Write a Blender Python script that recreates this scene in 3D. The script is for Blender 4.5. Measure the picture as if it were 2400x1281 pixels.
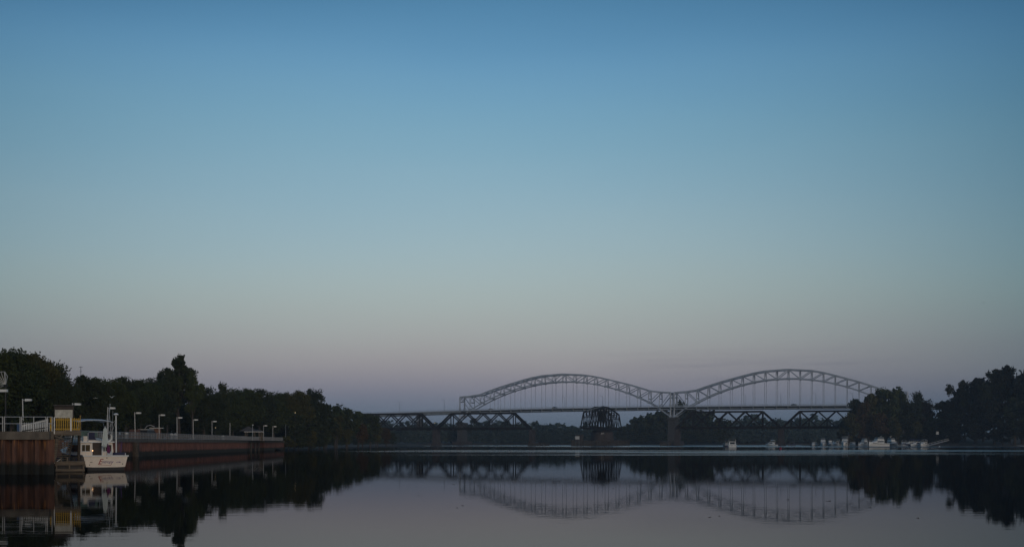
import bpy, math, random
import numpy as np
from mathutils import Vector, Matrix
R = math.radians
sc = bpy.context.scene
for o in list(bpy.data.objects): bpy.data.objects.remove(o)
C = sc.collection

# ------------------------------------------------------------------ camera
FPX, HY, CH = 3111.0, 1037.0, 2.1        # focal length and horizon row in photo pixels, eye height
cam = bpy.data.cameras.new('camera'); co = bpy.data.objects.new('camera', cam); C.objects.link(co)
co.location = (0, 0, CH); co.rotation_euler = (R(90), 0, 0)
cam.sensor_width = 36.0; cam.lens = 36.0 * FPX / 2400.0; cam.shift_y = (HY - 640.5) / 2400.0
cam.clip_start = 0.5; cam.clip_end = 20000
sc.camera = co

# ------------------------------------------------------------------ world: dusk sky, bands by elevation + low sun behind the camera
SUN_EL, SUN_AZ = R(2.0), R(155)           # behind the camera, to the right
def lin(h):
    r = []
    for i in (0, 2, 4):
        c = int(h[i:i+2], 16) / 255.0
        r.append(c / 12.92 if c <= 0.04045 else ((c + 0.055) / 1.055) ** 2.4)
    return (*r, 1.0)
world = bpy.data.worlds.new('World'); sc.world = world; world.use_nodes = True
nt = world.node_tree; nt.nodes.clear()
N = lambda t, **k: _node(nt, t, k)
def _node(tree, t, k):
    n = tree.nodes.new(t)
    for a, b in k.items():
        if a in ('ins',):
            for i, v in b.items(): n.inputs[i].default_value = v
        else: setattr(n, a, b)
    return n
def link(tree, a, ao, b, bi): tree.links.new(a.outputs[ao], b.inputs[bi])
wo = N('ShaderNodeOutputWorld'); bg = N('ShaderNodeBackground'); link(nt, bg, 0, wo, 0)
tc = N('ShaderNodeTexCoord')
sx = N('ShaderNodeSeparateXYZ'); link(nt, tc, 'Generated', sx, 0)
# faint uneven layering so that the bands are not ruled lines
mp = N('ShaderNodeMapping'); mp.inputs['Scale'].default_value = (2.2, 2.2, 14.0); link(nt, tc, 'Generated', mp, 0)
nz = N('ShaderNodeTexNoise'); nz.inputs['Scale'].default_value = 1.3; nz.inputs['Detail'].default_value = 2.0; link(nt, mp, 0, nz, 0)
ma = N('ShaderNodeMath', operation='MULTIPLY_ADD'); ma.inputs[1].default_value = 0.018; ma.inputs[2].default_value = -0.009
link(nt, nz, 0, ma, 0)
ad = N('ShaderNodeMath', operation='ADD'); link(nt, sx, 'Z', ad, 0); link(nt, ma, 0, ad, 1)
rp = N('ShaderNodeValToRGB'); link(nt, ad, 0, rp, 0); rp.color_ramp.interpolation = 'B_SPLINE'
SKY = [(0.0, '5a6c7c'), (0.021, '64758a'), (0.037, '7e8091'), (0.057, '98959b'), (0.076, 'a0a2a4'), (0.105, 'a5b2b1'),
       (0.139, '9db5bd'), (0.185, '8aadbf'), (0.230, '77a4bc'), (0.274, '6396bb'), (0.313, '4c80a6'), (0.36, '3e7196'),
       (0.45, '33638a'), (0.65, '28557a'), (1.0, '204868')]
cr = rp.color_ramp
cr.elements[0].position = SKY[0][0]; cr.elements[0].color = lin(SKY[0][1])
cr.elements[1].position = SKY[-1][0]; cr.elements[1].color = lin(SKY[-1][1])
for p_, h_ in SKY[1:-1]:
    e = cr.elements.new(p_); e.color = lin(h_)
# thin high cloud streaks low over the right bank
mp2 = N('ShaderNodeMapping'); mp2.inputs['Scale'].default_value = (7.0, 7.0, 120.0); link(nt, tc, 'Generated', mp2, 0)
nz2 = N('ShaderNodeTexNoise'); nz2.inputs['Scale'].default_value = 1.1; nz2.inputs['Detail'].default_value = 5.0; link(nt, mp2, 0, nz2, 0)
r2 = N('ShaderNodeValToRGB'); link(nt, nz2, 0, r2, 0)
r2.color_ramp.elements[0].position = 0.52; r2.color_ramp.elements[1].position = 0.72
r3 = N('ShaderNodeValToRGB'); link(nt, sx, 'Z', r3, 0)
for e, (p_, v_) in zip(r3.color_ramp.elements, ((0.032, 0), (0.075, 0))): e.position = p_; e.color = (v_, v_, v_, 1)
e = r3.color_ramp.elements.new(0.054); e.color = (1, 1, 1, 1)
mm = N('ShaderNodeMath', operation='MULTIPLY'); link(nt, r2, 0, mm, 0); link(nt, r3, 0, mm, 1)
mm2 = N('ShaderNodeMath', operation='MULTIPLY'); cm = N('ShaderNodeMapRange'); link(nt, sx, 'X', cm, 0); cm.inputs[1].default_value = 0.03; cm.inputs[2].default_value = 0.12; cm.inputs[4].default_value = 0.40
link(nt, mm, 0, mm2, 0); link(nt, cm, 0, mm2, 1)
mx = N('ShaderNodeMixRGB'); link(nt, mm2, 0, mx, 0); link(nt, rp, 0, mx, 1); mx.inputs[2].default_value = lin('6f7383')
sky = N('ShaderNodeTexSky'); sky.sky_type = 'NISHITA'; sky.sun_disc = False
sky.sun_elevation = SUN_EL; sky.sun_rotation = SUN_AZ
sc_ = N('ShaderNodeVectorMath', operation='SCALE'); link(nt, sky, 0, sc_, 0); sc_.inputs['Scale'].default_value = 0.008
av = N('ShaderNodeVectorMath', operation='ADD'); link(nt, mx, 0, av, 0); link(nt, sc_, 0, av, 1)
# sky dims to both sides, partly lens vignetting painted into its colour
dt = N('ShaderNodeVectorMath', operation='DOT_PRODUCT'); link(nt, tc, 'Generated', dt, 0); dt.inputs[1].default_value = (math.sin(R(-3)), math.cos(R(-3)), 0)
hl = N('ShaderNodeMath', operation='POWER'); hl.inputs[1].default_value = 2.0; link(nt, sx, 'Z', hl, 0)
h2 = N('ShaderNodeMath', operation='MULTIPLY_ADD'); link(nt, hl, 0, h2, 0); h2.inputs[1].default_value = 0.5; link(nt, dt, 'Value', h2, 2)
fa = N('ShaderNodeMapRange'); link(nt, h2, 0, fa, 0); fa.inputs[1].default_value = 0.90; fa.inputs[2].default_value = 1.0
fm = N('ShaderNodeMixRGB'); link(nt, fa, 0, fm, 0); fm.inputs[1].default_value = (0.40, 0.51, 0.56, 1); fm.inputs[2].default_value = (1, 1, 1, 1)
sv = N('ShaderNodeVectorMath', operation='MULTIPLY'); link(nt, av, 0, sv, 0); link(nt, fm, 0, sv, 1)
link(nt, sv, 0, bg, 0); bg.inputs[1].default_value = 1.0

# the glow of the sun behind the camera: very soft, weak, warm
sl = bpy.data.lights.new('sun', 'SUN'); so = bpy.data.objects.new('sun', sl); C.objects.link(so)
sl.energy = 0.85; sl.angle = R(35); sl.color = (1.0, 0.80, 0.62)
SD = Vector((math.sin(SUN_AZ) * math.cos(R(12)), math.cos(SUN_AZ) * math.cos(R(12)), math.sin(R(12))))
so.rotation_euler = (-SD).to_track_quat('-Z', 'Y').to_euler()

vs = sc.view_settings
vs.view_transform = 'Standard'; vs.look = 'None'; vs.gamma = 1.0; vs.exposure = 0.0; vs.use_curve_mapping = False
sc.cycles.max_bounces = 6; sc.cycles.diffuse_bounces = 2; sc.cycles.glossy_bounces = 3; sc.cycles.transmission_bounces = 4
sc.cycles.transparent_max_bounces = 6; sc.cycles.volume_bounces = 0
sc.cycles.use_denoising = True
sc.cycles.sample_clamp_indirect = 2.0

# ------------------------------------------------------------------ helpers
def at(px, Z, y=None):
    """place on the ground plan (or at a height) seen at photo column px, Z metres ahead"""
    X = (px - 1200.0) / FPX * Z
    return Vector((X, Z, 0.0 if y is None else CH + (HY - y) * Z / FPX))
def zh(y, Z): return CH + (HY - y) * Z / FPX

class MB:
    def __init__(s): s.v = []; s.f = []
    def box(s, c, d, rz=0.0, taper=1.0):
        ca, sa = math.cos(rz), math.sin(rz); n = len(s.v)
        for zi in (-1, 1):
            t = taper if zi > 0 else 1.0
            for xi, yi in ((-1, -1), (1, -1), (1, 1), (-1, 1)):
                x, y = xi * d[0] / 2 * t, yi * d[1] / 2 * t
                s.v.append((c[0] + x * ca - y * sa, c[1] + x * sa + y * ca, c[2] + zi * d[2] / 2))
        s.f += [(n, n+3, n+2, n+1), (n+4, n+5, n+6, n+7), (n, n+1, n+5, n+4), (n+1, n+2, n+6, n+5), (n+2, n+3, n+7, n+6), (n+3, n, n+4, n+7)]
        return s
    def bar(s, p, q, w, h=None, up=Vector((0, 0, 1))):
        h = w if h is None else h
        p, q = Vector(p), Vector(q); d = (q - p).normalized()
        if abs(d.dot(up)) > 0.99: up = Vector((0, 1, 0))
        a = d.cross(up).normalized() * (w / 2); b = a.cross(d).normalized() * (h / 2); n = len(s.v)
        for P in (p, q):
            for k in (-a - b, a - b, a + b, -a + b): s.v.append(tuple(P + k))
        s.f += [(n+3, n+2, n+1, n), (n+4, n+5, n+6, n+7), (n, n+1, n+5, n+4), (n+1, n+2, n+6, n+5), (n+2, n+3, n+7, n+6), (n+3, n, n+4, n+7)]
        return s
    def tube(s, pts, r, n=6, cap=True):
        pts = [Vector(p) for p in pts]; rs = r if isinstance(r, (list, tuple)) else [r] * len(pts); base = len(s.v)
        for i, p in enumerate(pts):
            d = (pts[min(i+1, len(pts)-1)] - pts[max(i-1, 0)]).normalized()
            up = Vector((0, 0, 1)) if abs(d.z) < 0.95 else Vector((0, 1, 0))
            a = d.cross(up).normalized(); b = a.cross(d)
            for k in range(n):
                t = 2 * math.pi * k / n
                s.v.append(tuple(p + (a * math.cos(t) + b * math.sin(t)) * rs[i]))
        for i in range(len(pts) - 1):
            for k in range(n):
                s.f.append((base + i*n + k, base + i*n + (k+1) % n, base + (i+1)*n + (k+1) % n, base + (i+1)*n + k))
        if cap:
            s.f.append(tuple(base + k for k in range(n))[::-1]); s.f.append(tuple(base + (len(pts)-1)*n + k for k in range(n)))
        return s
    def lathe(s, c, prof, n=14):
        base = len(s.v)
        for r, z in prof:
            for k in range(n):
                t = 2 * math.pi * k / n; s.v.append((c[0] + r * math.cos(t), c[1] + r * math.sin(t), c[2] + z))
        for i in range(len(prof) - 1):
            for k in range(n):
                s.f.append((base + i*n + k, base + i*n + (k+1) % n, base + (i+1)*n + (k+1) % n, base + (i+1)*n + k))
        s.f.append(tuple(base + k for k in range(n))[::-1]); s.f.append(tuple(base + (len(prof)-1)*n + k for k in range(n)))
        return s
    def loft(s, secs, cap0=True, cap1=True, closed=True):
        base = len(s.v); n = len(secs[0])
        for sec in secs: s.v += [tuple(p) for p in sec]
        m = n if closed else n - 1
        for i in range(len(secs) - 1):
            for k in range(m):
                s.f.append((base + i*n + k, base + i*n + (k+1) % n, base + (i+1)*n + (k+1) % n, base + (i+1)*n + k))
        if cap0: s.f.append(tuple(base + k for k in range(n))[::-1])
        if cap1: s.f.append(tuple(base + (len(secs)-1)*n + k for k in range(n)))
        return s
    def quad(s, *p):
        n = len(s.v); s.v += [tuple(x) for x in p]; s.f.append(tuple(range(n, n + len(p)))); return s
    def mesh(s, name, m=None, smooth=False):
        me = bpy.data.meshes.new(name); me.from_pydata(s.v, [], s.f)
        if m: me.materials.append(m)
        if smooth: me.polygons.foreach_set('use_smooth', [True] * len(me.polygons))
        me.validate(); me.update(); return me
    def build(s, name, m, parent=None, smooth=False, loc=None):
        o = bpy.data.objects.new(name, s.mesh(name, m, smooth)); C.objects.link(o)
        if parent: o.parent = parent
        if loc is not None: o.location = loc
        return o
def tag(o, label=None, cat=None, group=None, kind=None):
    if label: o['label'] = label
    if cat: o['category'] = cat
    if group: o['group'] = group
    if kind: o['kind'] = kind
    return o
def empty(name, loc, rz=0.0, label=None, cat=None, group=None):
    o = bpy.data.objects.new(name, None); C.objects.link(o); o.location = loc; o.rotation_euler = (0, 0, rz)
    o.empty_display_size = 0.3
    return tag(o, label, cat, group)
def inst(name, me, parent=None, loc=(0, 0, 0), rot=(0, 0, 0), scale=(1, 1, 1)):
    o = bpy.data.objects.new(name, me); C.objects.link(o); o.location = loc; o.rotation_euler = rot; o.scale = scale
    if parent: o.parent = parent
    return o
def copy_tree(src, parent=None):
    c = src.copy(); C.objects.link(c)
    if parent: c.parent = parent
    for ch in list(src.children): copy_tree(ch, c)
    return c

def mat(name, col, rough=0.7, var=0.25, scale=3.0, metal=0.0, bump=0.0, col2=None, emit=None, spec=0.5, coord='Object', stretch=(1, 1, 1)):
    m = bpy.data.materials.new(name); m.use_nodes = True; t = m.node_tree; b = t.nodes['Principled BSDF']
    b.inputs['Roughness'].default_value = rough; b.inputs['Metallic'].default_value = metal
    b.inputs['Specular IOR Level'].default_value = spec
    c = col if len(col) == 4 else (*col, 1.0)
    if var > 0 or col2:
        tcn = _node(t, 'ShaderNodeTexCoord', {}); mpn = _node(t, 'ShaderNodeMapping', {}); mpn.inputs['Scale'].default_value = stretch
        t.links.new(tcn.outputs[coord], mpn.inputs[0])
        n = _node(t, 'ShaderNodeTexNoise', {}); n.inputs['Scale'].default_value = scale; n.inputs['Detail'].default_value = 5.0; n.inputs['Roughness'].default_value = 0.65
        t.links.new(mpn.outputs[0], n.inputs[0])
        r = _node(t, 'ShaderNodeValToRGB', {}); t.links.new(n.outputs[0], r.inputs[0])
        c2 = (*col2, 1.0) if col2 else tuple(min(1, x * (1 + var)) for x in c[:3]) + (1.0,)
        r.color_ramp.elements[0].position = 0.35; r.color_ramp.elements[1].position = 0.66
        r.color_ramp.elements[0].color = tuple(x * (1 - var) for x in c[:3]) + (1.0,) ; r.color_ramp.elements[1].color = c2
        t.links.new(r.outputs[0], b.inputs['Base Color'])
        if bump > 0:
            bn = _node(t, 'ShaderNodeBump', {}); bn.inputs['Strength'].default_value = bump; bn.inputs['Distance'].default_value = 0.05
            t.links.new(n.outputs[0], bn.inputs['Height']); t.links.new(bn.outputs[0], b.inputs['Normal'])
    else: b.inputs['Base Color'].default_value = c
    if emit:
        b.inputs['Emission Color'].default_value = (*emit[0], 1.0); b.inputs['Emission Strength'].default_value = emit[1]
    return m
M = {}
M['steel_light'] = mat('bridge_paint', (0.36, 0.42, 0.50), 0.55, 0.18, 0.25)
M['steel_deck'] = mat('deck_steel', (0.20, 0.23, 0.26), 0.6, 0.25, 0.3)
M['steel_shade'] = mat('shaded_stringer_steel', (0.06, 0.07, 0.08), 0.7, 0.25, 0.3)  # bridge steel darkened to stand for the shadow beneath the deck
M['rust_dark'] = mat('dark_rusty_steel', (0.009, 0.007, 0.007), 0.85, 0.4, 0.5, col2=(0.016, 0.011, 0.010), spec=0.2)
M['concrete'] = mat('weathered_concrete', (0.055, 0.053, 0.051), 0.9, 0.35, 0.6, bump=0.4)
M['stone'] = mat('pier_stone', (0.045, 0.036, 0.034), 0.9, 0.4, 0.4, bump=0.5)
M['asphalt'] = mat('asphalt', (0.05, 0.05, 0.052), 0.9, 0.2, 2.0)
M['coping'] = mat('coping_concrete', (0.135, 0.115, 0.09), 0.9, 0.35, 1.6, bump=0.5, stretch=(1, 1, 0.5))
M['galv'] = mat('galvanised_rail', (0.46, 0.47, 0.47), 0.45, 0.15, 4.0, metal=0.2)
M['rail_dull'] = mat('dull_rail', (0.27, 0.275, 0.28), 0.6, 0.2, 4.0)
M['wood'] = mat('weathered_wood', (0.16, 0.13, 0.095), 0.85, 0.4, 3.0, bump=0.4, stretch=(0.3, 0.3, 3))
M['wood_dark'] = mat('wet_dark_wood', (0.06, 0.048, 0.036), 0.8, 0.4, 3.0, bump=0.4)
M['yellow'] = mat('yellow_paint', (0.44, 0.26, 0.015), 0.65, 0.4, 5.0, col2=(0.55, 0.34, 0.03))
M['white'] = mat('white_gelcoat', (0.72, 0.74, 0.73), 0.35, 0.06, 1.0)
M['white_paint'] = mat('white_paint', (0.72, 0.73, 0.70), 0.6, 0.12, 5.0)
M['black'] = mat('black_trim', (0.02, 0.02, 0.022), 0.6, 0.2, 3.0)
M['glass'] = mat('dark_boat_glass', (0.015, 0.020, 0.025), 0.08, 0.0, spec=0.8)
M['soil'] = mat('river_bank_soil', (0.075, 0.062, 0.048), 0.95, 0.4, 0.2, bump=0.6)
M['grass'] = mat('bank_grass', (0.035, 0.045, 0.022), 0.95, 0.4, 0.25, bump=0.6)
M['paving'] = mat('promenade_paving', (0.18, 0.16, 0.14), 0.9, 0.3, 0.5)

# ------------------------------------------------------------------ water
def water_mat():
    m = bpy.data.materials.new('river_water'); m.use_nodes = True; t = m.node_tree; t.nodes.clear()
    n = lambda ty, **k: _node(t, ty, k); L = lambda a, ao, b, bi: t.links.new(a.outputs[ao], b.inputs[bi])
    out = n('ShaderNodeOutputMaterial'); mix = n('ShaderNodeMixShader'); L(mix, 0, out, 0)
    geo = n('ShaderNodeNewGeometry'); sep = n('ShaderNodeSeparateXYZ'); L(geo, 'Position', sep, 0)
    # wind-ruffled lanes across the far reach, still water elsewhere
    mpw = n('ShaderNodeMapping'); mpw.inputs['Scale'].default_value = (0.0016, 0.006, 0); L(geo, 'Position', mpw, 0)
    w1 = n('ShaderNodeTexNoise'); w1.inputs['Scale'].default_value = 2.2; w1.inputs['Detail'].default_value = 3.0; L(mpw, 0, w1, 0)
    dv = n('ShaderNodeMath', operation='DIVIDE'); dv.inputs[0].default_value = 6533.0; L(sep, 'Y', dv, 1)
    wn = n('ShaderNodeMath', operation='MULTIPLY_ADD'); L(w1, 0, wn, 0); wn.inputs[1].default_value = 9.0; wn.inputs[2].default_value = -4.5
    wm = n('ShaderNodeMath', operation='MULTIPLY'); L(wn, 0, wm, 0)
    gm = n('ShaderNodeMapRange'); L(dv, 0, gm, 0); gm.inputs[1].default_value = 6.0; gm.inputs[2].default_value = 22.0; gm.inputs[3].default_value = 0.1; L(gm, 0, wm, 1)
    wy = n('ShaderNodeMath', operation='ADD'); L(dv, 0, wy, 0); L(wm, 0, wy, 1)
    sh = n('ShaderNodeMath', operation='MULTIPLY'); L(wy, 0, sh, 0); sh.inputs[1].default_value = 1 / 40.0
    band = n('ShaderNodeValToRGB'); L(sh, 0, band, 0)
    e = band.color_ramp.elements; e[0].position = 0.0; e[0].color = (.3, .3, .3, 1); e[1].position = 0.90; e[1].color = (0, 0, 0, 1)
    for v0, v_ in ((5.2, .3), (11.0, .3), (12.0, .12), (15.8, .05), (17.0, 1.0), (19.8, 1.0), (20.8, .10), (21.8, .10), (23.2, .9), (24.6, .25), (26.2, .15), (27.8, .70), (30.2, .0)):
        x = e.new(v0 / 40.0); x.color = (v_, v_, v_, 1)
    # finer streaks break the lanes up
    cx = n('ShaderNodeCombineXYZ'); L(sep, 'X', cx, 0); L(dv, 0, cx, 1)
    mps = n('ShaderNodeMapping'); mps.inputs['Scale'].default_value = (0.011, 0.62, 0); L(cx, 0, mps, 0)
    s1 = n('ShaderNodeTexNoise'); s1.inputs['Scale'].default_value = 1.0; s1.inputs['Detail'].default_value = 4.0; L(mps, 0, s1, 0)
    sr = n('ShaderNodeMapRange'); L(s1, 0, sr, 0); sr.inputs[1].default_value = 0.40; sr.inputs[2].default_value = 0.62; sr.inputs[3].default_value = 0.0
    mk0 = n('ShaderNodeMath', operation='MULTIPLY'); L(band, 0, mk0, 0); L(sr, 0, mk0, 1)
    fo = n('ShaderNodeMapRange'); L(sep, 'X', fo, 0); fo.inputs[1].default_value = -60.0; fo.inputs[2].default_value = 160.0; fo.inputs[3].default_value = 3.0; fo.inputs[4].default_value = 0.0
    fy = n('ShaderNodeMath', operation='ADD'); L(wy, 0, fy, 0); L(fo, 0, fy, 1)
    fz = n('ShaderNodeMapRange'); L(fy, 0, fz, 0); fz.inputs[1].default_value = 11.5; fz.inputs[2].default_value = 8.0; fz.inputs[4].default_value = 0.75
    # lanes thin out towards the left bank
    sxr = n('ShaderNodeMapRange'); L(sep, 'X', sxr, 0); sxr.inputs[1].default_value = -60.0; sxr.inputs[2].default_value = 60.0; sxr.inputs[3].default_value = 0.22
    mk1 = n('ShaderNodeMath', operation='MULTIPLY'); L(mk0, 0, mk1, 0); L(sxr, 0, mk1, 1)
    mk2 = n('ShaderNodeMath', operation='MAXIMUM'); L(mk1, 0, mk2, 0); L(fz, 0, mk2, 1)
    rg = n('ShaderNodeMath', operation='MULTIPLY_ADD'); L(mk2, 0, rg, 0); rg.inputs[1].default_value = 0.38; rg.inputs[2].default_value = 0.0015
    # small waves
    mp1 = n('ShaderNodeMapping'); mp1.inputs['Scale'].default_value = (0.10, 0.55, 0); L(geo, 'Position', mp1, 0)
    n1 = n('ShaderNodeTexNoise'); n1.inputs['Scale'].default_value = 2.6; n1.inputs['Detail'].default_value = 3.0; n1.inputs['Roughness'].default_value = 0.6; L(mp1, 0, n1, 0)
    bp = n('ShaderNodeBump'); bp.inputs['Strength'].default_value = 1.0; bp.inputs['Distance'].default_value = 0.0015; L(n1, 0, bp, 'Height')
    gl = n('ShaderNodeBsdfGlossy'); gl.inputs['Color'].default_value = (0.61, 0.615, 0.62, 1); L(rg, 0, gl, 'Roughness'); L(bp, 0, gl, 'Normal')
    df = n('ShaderNodeBsdfDiffuse'); df.inputs['Color'].default_value = (0.008, 0.012, 0.014, 1)
    fr = n('ShaderNodeFresnel'); fr.inputs['IOR'].default_value = 1.2; L(bp, 0, fr, 'Normal')
    L(fr, 0, mix, 0); L(df, 0, mix, 1); L(gl, 0, mix, 2)
    return m
M['water'] = water_mat()
w = MB(); w.quad((-1600, -120, 0), (1900, -120, 0), (1900, 2300, 0), (-1600, 2300, 0))
tag(w.build('river', M['water']), kind='structure')
# ------------------------------------------------------------------ banks
def bank(name, shore, inward, prof, m):
    """shore: list of (x, y); inward: list of unit-ish direction per point; prof: (distance, height)"""
    b = MB(); secs = []
    rnd = random.Random(len(shore))
    for (x, y), (ix, iy) in zip(shore, inward):
        secs.append([(x + ix * d, y + iy * d, h + (rnd.uniform(-.12, .12) * min(1, d / 4) if 0 < d < 200 else 0)) for d, h in prof])
    b.loft(secs, False, False, closed=False)
    return tag(b.build(name, m), kind='structure')
# left shore beyond the end of the quay, running up to the bridges and on
LS = [(-64, 380), (-74, 405), (-77, 440), (-73, 480), (-76, 540), (-80, 620), (-84, 720), (-86, 820), (-88, 920), (-86, 1010), (-70, 1090), (-30, 1150), (60, 1190), (200, 1210), (340, 1200), (500, 1180), (900, 1150)]
li = [(-1, 0.1)] * 9 + [(-.9, .4), (-.6, .8), (-.3, 1), (0, 1), (0, 1), (0, 1), (0, 1), (0, 1)]
bank('left_bank', LS, li, [(0, -0.6), (3, 0.35), (8, 1.2), (20, 2.2), (80, 4.5), (700, 9)], M['soil'])
# land behind the quay (promenade level)
g = MB()
g.quad((-30.9, 88.3, 2.80), (-35.7, 100, 2.80), (-56.3, 168, 2.66), (-58.3, 204, 2.66), (-66.2, 366, 2.66), (-67.9, 396, 2.66), (-90, 480, 2.66), (-900, 480, 2.66), (-900, 88.3, 2.80))
tag(g.build('promenade', M['paving']), kind='structure')
g = MB(); rnd = random.Random(3)
gx = [(-36 - 8 - 26 * 0, 88.9), ]
g.quad((-40, 96, 2.9), (-62, 168, 2.75), (-72, 366, 2.75), (-76, 396, 2.75), (-95, 478, 2.75), (-700, 478, 6), (-700, 92, 6))
tag(g.build('lawn', M['grass']), kind='structure')
# right shore
RS = [(330, 560), (322, 640), (312, 730), (300, 790), (270, 812), (245, 825), (225, 850), (214, 880), (208, 930), (215, 1000), (240, 1080), (320, 1180)]
ri = [(1, .1), (1, .1), (1, .3), (.7, .8), (.4, 1), (.4, 1), (.7, .8), (1, .4), (1, .2), (1, 0), (1, 0), (1, 0)]
bank('right_bank', RS, ri, [(0, -0.5), (4, 0.4), (14, 1.3), (30, 3.0), (60, 5.0), (500, 10)], M['soil'])
b = MB(); b.quad((-1600, 1240, 3.2), (1900, 1190, 3.2), (1900, 6000, 30), (-1600, 6000, 30)); tag(b.build('far_land', M['grass']), kind='structure')

# ------------------------------------------------------------------ bridge frames
TN = 0.2993
NV = Vector((math.sin(TN), math.cos(TN), 0)); UV = Vector((math.cos(TN), -math.sin(TN), 0))
def BR(D, t, off, z):
    p = NV * (D + off) + UV * t; return Vector((p.x, p.y, z))
def interp(x, tab):
    if x <= tab[0][0]: return tab[0][1]
    for (a, va), (b_, vb) in zip(tab, tab[1:]):
        if x <= b_: return va + (vb - va) * (x - a) / (b_ - a)
    return tab[-1][1]
W = 12.0
DK = [(-760, 20.5), (-458, 28.1), (-370, 30.4), (-280, 31.7), (-190, 32.3), (-100, 32.4), (-10, 32.0), (150, 28.5)]
deck = lambda t: interp(t, DK)     # top of the parapet
bridge = empty('arch_bridge', BR(1050, -190, 0, 0), 0, 'pale grey road bridge with two steel tied arches spanning the whole river', 'bridge')
bl = bridge.location.copy()
def BP(mb, name, m, label=None):
    me_v = [(x - bl.x, y - bl.y, z - bl.z) for x, y, z in mb.v]; mb.v = me_v
    o = mb.build(name, m, bridge)
    if label: o['label'] = label
    return o
TOPF = [(0, 0), (.2, .062), (.33, .177), (.468, .371), (.587, .533), (.672, .668), (.8, .895), (.884, .96), (1, 1)]
LOWZ = [(0, 24.0), (1, 29.5), (2, 34.3), (3, 38.6), (4, 42.2), (5, 45.2), (6, 47.7), (7, 49.7), (8, 51.1), (9, 51.9), (10, 52.2)]
def arch(t0, t1, z0, zc, z1, endbase):
    n = 20; pan = (t1 - t0) / n
    top, low = [], []
    for k in range(n + 1):
        kk = min(k, n - k); u = 1 - kk / 10.0; ze = z0 if k <= 10 else z1
        top.append(zc - (zc - ze) * interp(u, TOPF))
        low.append(interp(kk, LOWZ) if kk > 0 else 23.0)
    T = [t0 + pan * k for k in range(n + 1)]
    for off in (0, W):
        P = lambda k, z: BR(1050, T[k], off, z)
        for k in range(n):
            BP(MB().bar(P(k, top[k]), P(k+1, top[k+1]), 0.9, 1.15), 'top_chord', M['steel_light'])
            BP(MB().bar(P(k, low[k]), P(k+1, low[k+1]), 0.8, 0.9), 'bottom_chord', M['steel_light'])
        for k in range(n + 1):
            kk = min(k, n - k)
            bot = low[k] if kk > 1 else (deck(T[k]) - 2.5 if kk == 1 else 22.6)
            BP(MB().bar(P(k, bot), P(k, top[k]), 0.55 if kk else 1.2, 0.55 if kk else 1.2), 'vertical', M['steel_light'])
            g_ = MB().box(P(k, low[k] if kk else deck(T[k])), (1.7, 0.5, 1.6), -TN)
            BP(g_, 'gusset_plate', M['steel_light'])
            if kk >= 3:
                BP(MB().bar(P(k, low[k]), P(k, deck(T[k]) - 1.3), 0.30), 'hanger', M['steel_light'])
        for k in range(n):
            left = k < 9 or k == 10
            a, b_ = (k, k + 1) if left else (k + 1, k)          # from the upper node down to the lower one
            lb = low[b_] if 1 < min(b_, n - b_) else deck(T[b_]) - 1.2
            if min(b_, n - b_) == 0: lb = deck(T[b_])
            BP(MB().bar(P(a, top[a]), P(b_, lb), 0.5, 0.55), 'diagonal', M['steel_light'])
    for k in range(n + 1):
        kk = min(k, n - k)
        a, c = BR(1050, T[k], 0, top[k]), BR(1050, T[k], W, top[k]); mid = (a + c) / 2
        lz = low[k] if kk > 2 else deck(T[k]) + 5.2
        if kk == 0: lz = deck(T[k]) + 6
        s_ = MB().bar(a, c, 0.6, 0.8)
        s_.bar(mid, BR(1050, T[k], 0, lz), 0.32).bar(mid, BR(1050, T[k], W, lz), 0.32)
        if kk <= 2: s_.bar(BR(1050, T[k], 0, lz), BR(1050, T[k], W, lz), 0.6, 0.9)
        else: s_.bar(BR(1050, T[k], 0, lz), BR(1050, T[k], W, lz), 0.35)
        BP(s_, 'sway_frame', M['steel_light'])
    for k in range(n):
        x = MB()
        x.bar(BR(1050, T[k], 0, top[k]), BR(1050, T[k+1], W, top[k+1]), 0.3)
        x.bar(BR(1050, T[k], W, top[k]), BR(1050, T[k+1], 0, top[k+1]), 0.3)
        BP(x, 'lateral_brace', M['steel_light'])
    return T
TA = arch(-369.7, -191.6, 40.4, 58.3, 42.2, 0)
TB = arch(-188.6, -10.4, 42.2, 59.2, 40.6, 0)
# deck: slab, fascia, stringers, floor beams, bottom tie
ts = [-760 + 8.9 * i for i in range(0, 103)]
def run(name, m, offc, wid, dz, h, t0=-760, t1=150, label=None):
    b_ = MB(); secs = []
    tt = [t for t in ts if t0 <= t <= t1]
    for t in tt:
        z = deck(t) + dz
        secs.append([BR(1050, t, offc - wid/2, z - h/2), BR(1050, t, offc + wid/2, z - h/2), BR(1050, t, offc + wid/2, z + h/2), BR(1050, t, offc - wid/2, z + h/2)])
    b_.loft(secs); return BP(b_, name, m, label)
run('road_deck', M['asphalt'], W/2, W + 2.6, -1.55, 0.5)
run('parapet', M['steel_light'], -1.5, 0.25, -1.45, 0.75)
run('parapet', M['steel_light'], W + 1.5, 0.25, -1.45, 0.75)
run('handrail', M['steel_light'], -1.45, 0.12, -0.05, 0.12)
run('handrail', M['steel_light'], W + 1.45, 0.12, -0.05, 0.12)
b_ = MB()
for i in range(int(910 / 1.6)):
    t = -760 + 1.6 * i
    for off in (-1.45, W + 1.45): b_.box(BR(1050, t, off, deck(t) - 0.6), (0.09, 0.09, 1.05), -TN)
o = BP(b_, 'baluster', M['steel_light']); o['kind'] = 'stuff'
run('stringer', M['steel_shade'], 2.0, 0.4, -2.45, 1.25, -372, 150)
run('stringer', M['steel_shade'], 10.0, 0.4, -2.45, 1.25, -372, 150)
run('tie_chord', M['steel_light'], 0.0, 0.5, -3.35, 0.42, -372, 150)
run('tie_chord', M['steel_light'], W, 0.5, -3.35, 0.42, -372, 150)
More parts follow.
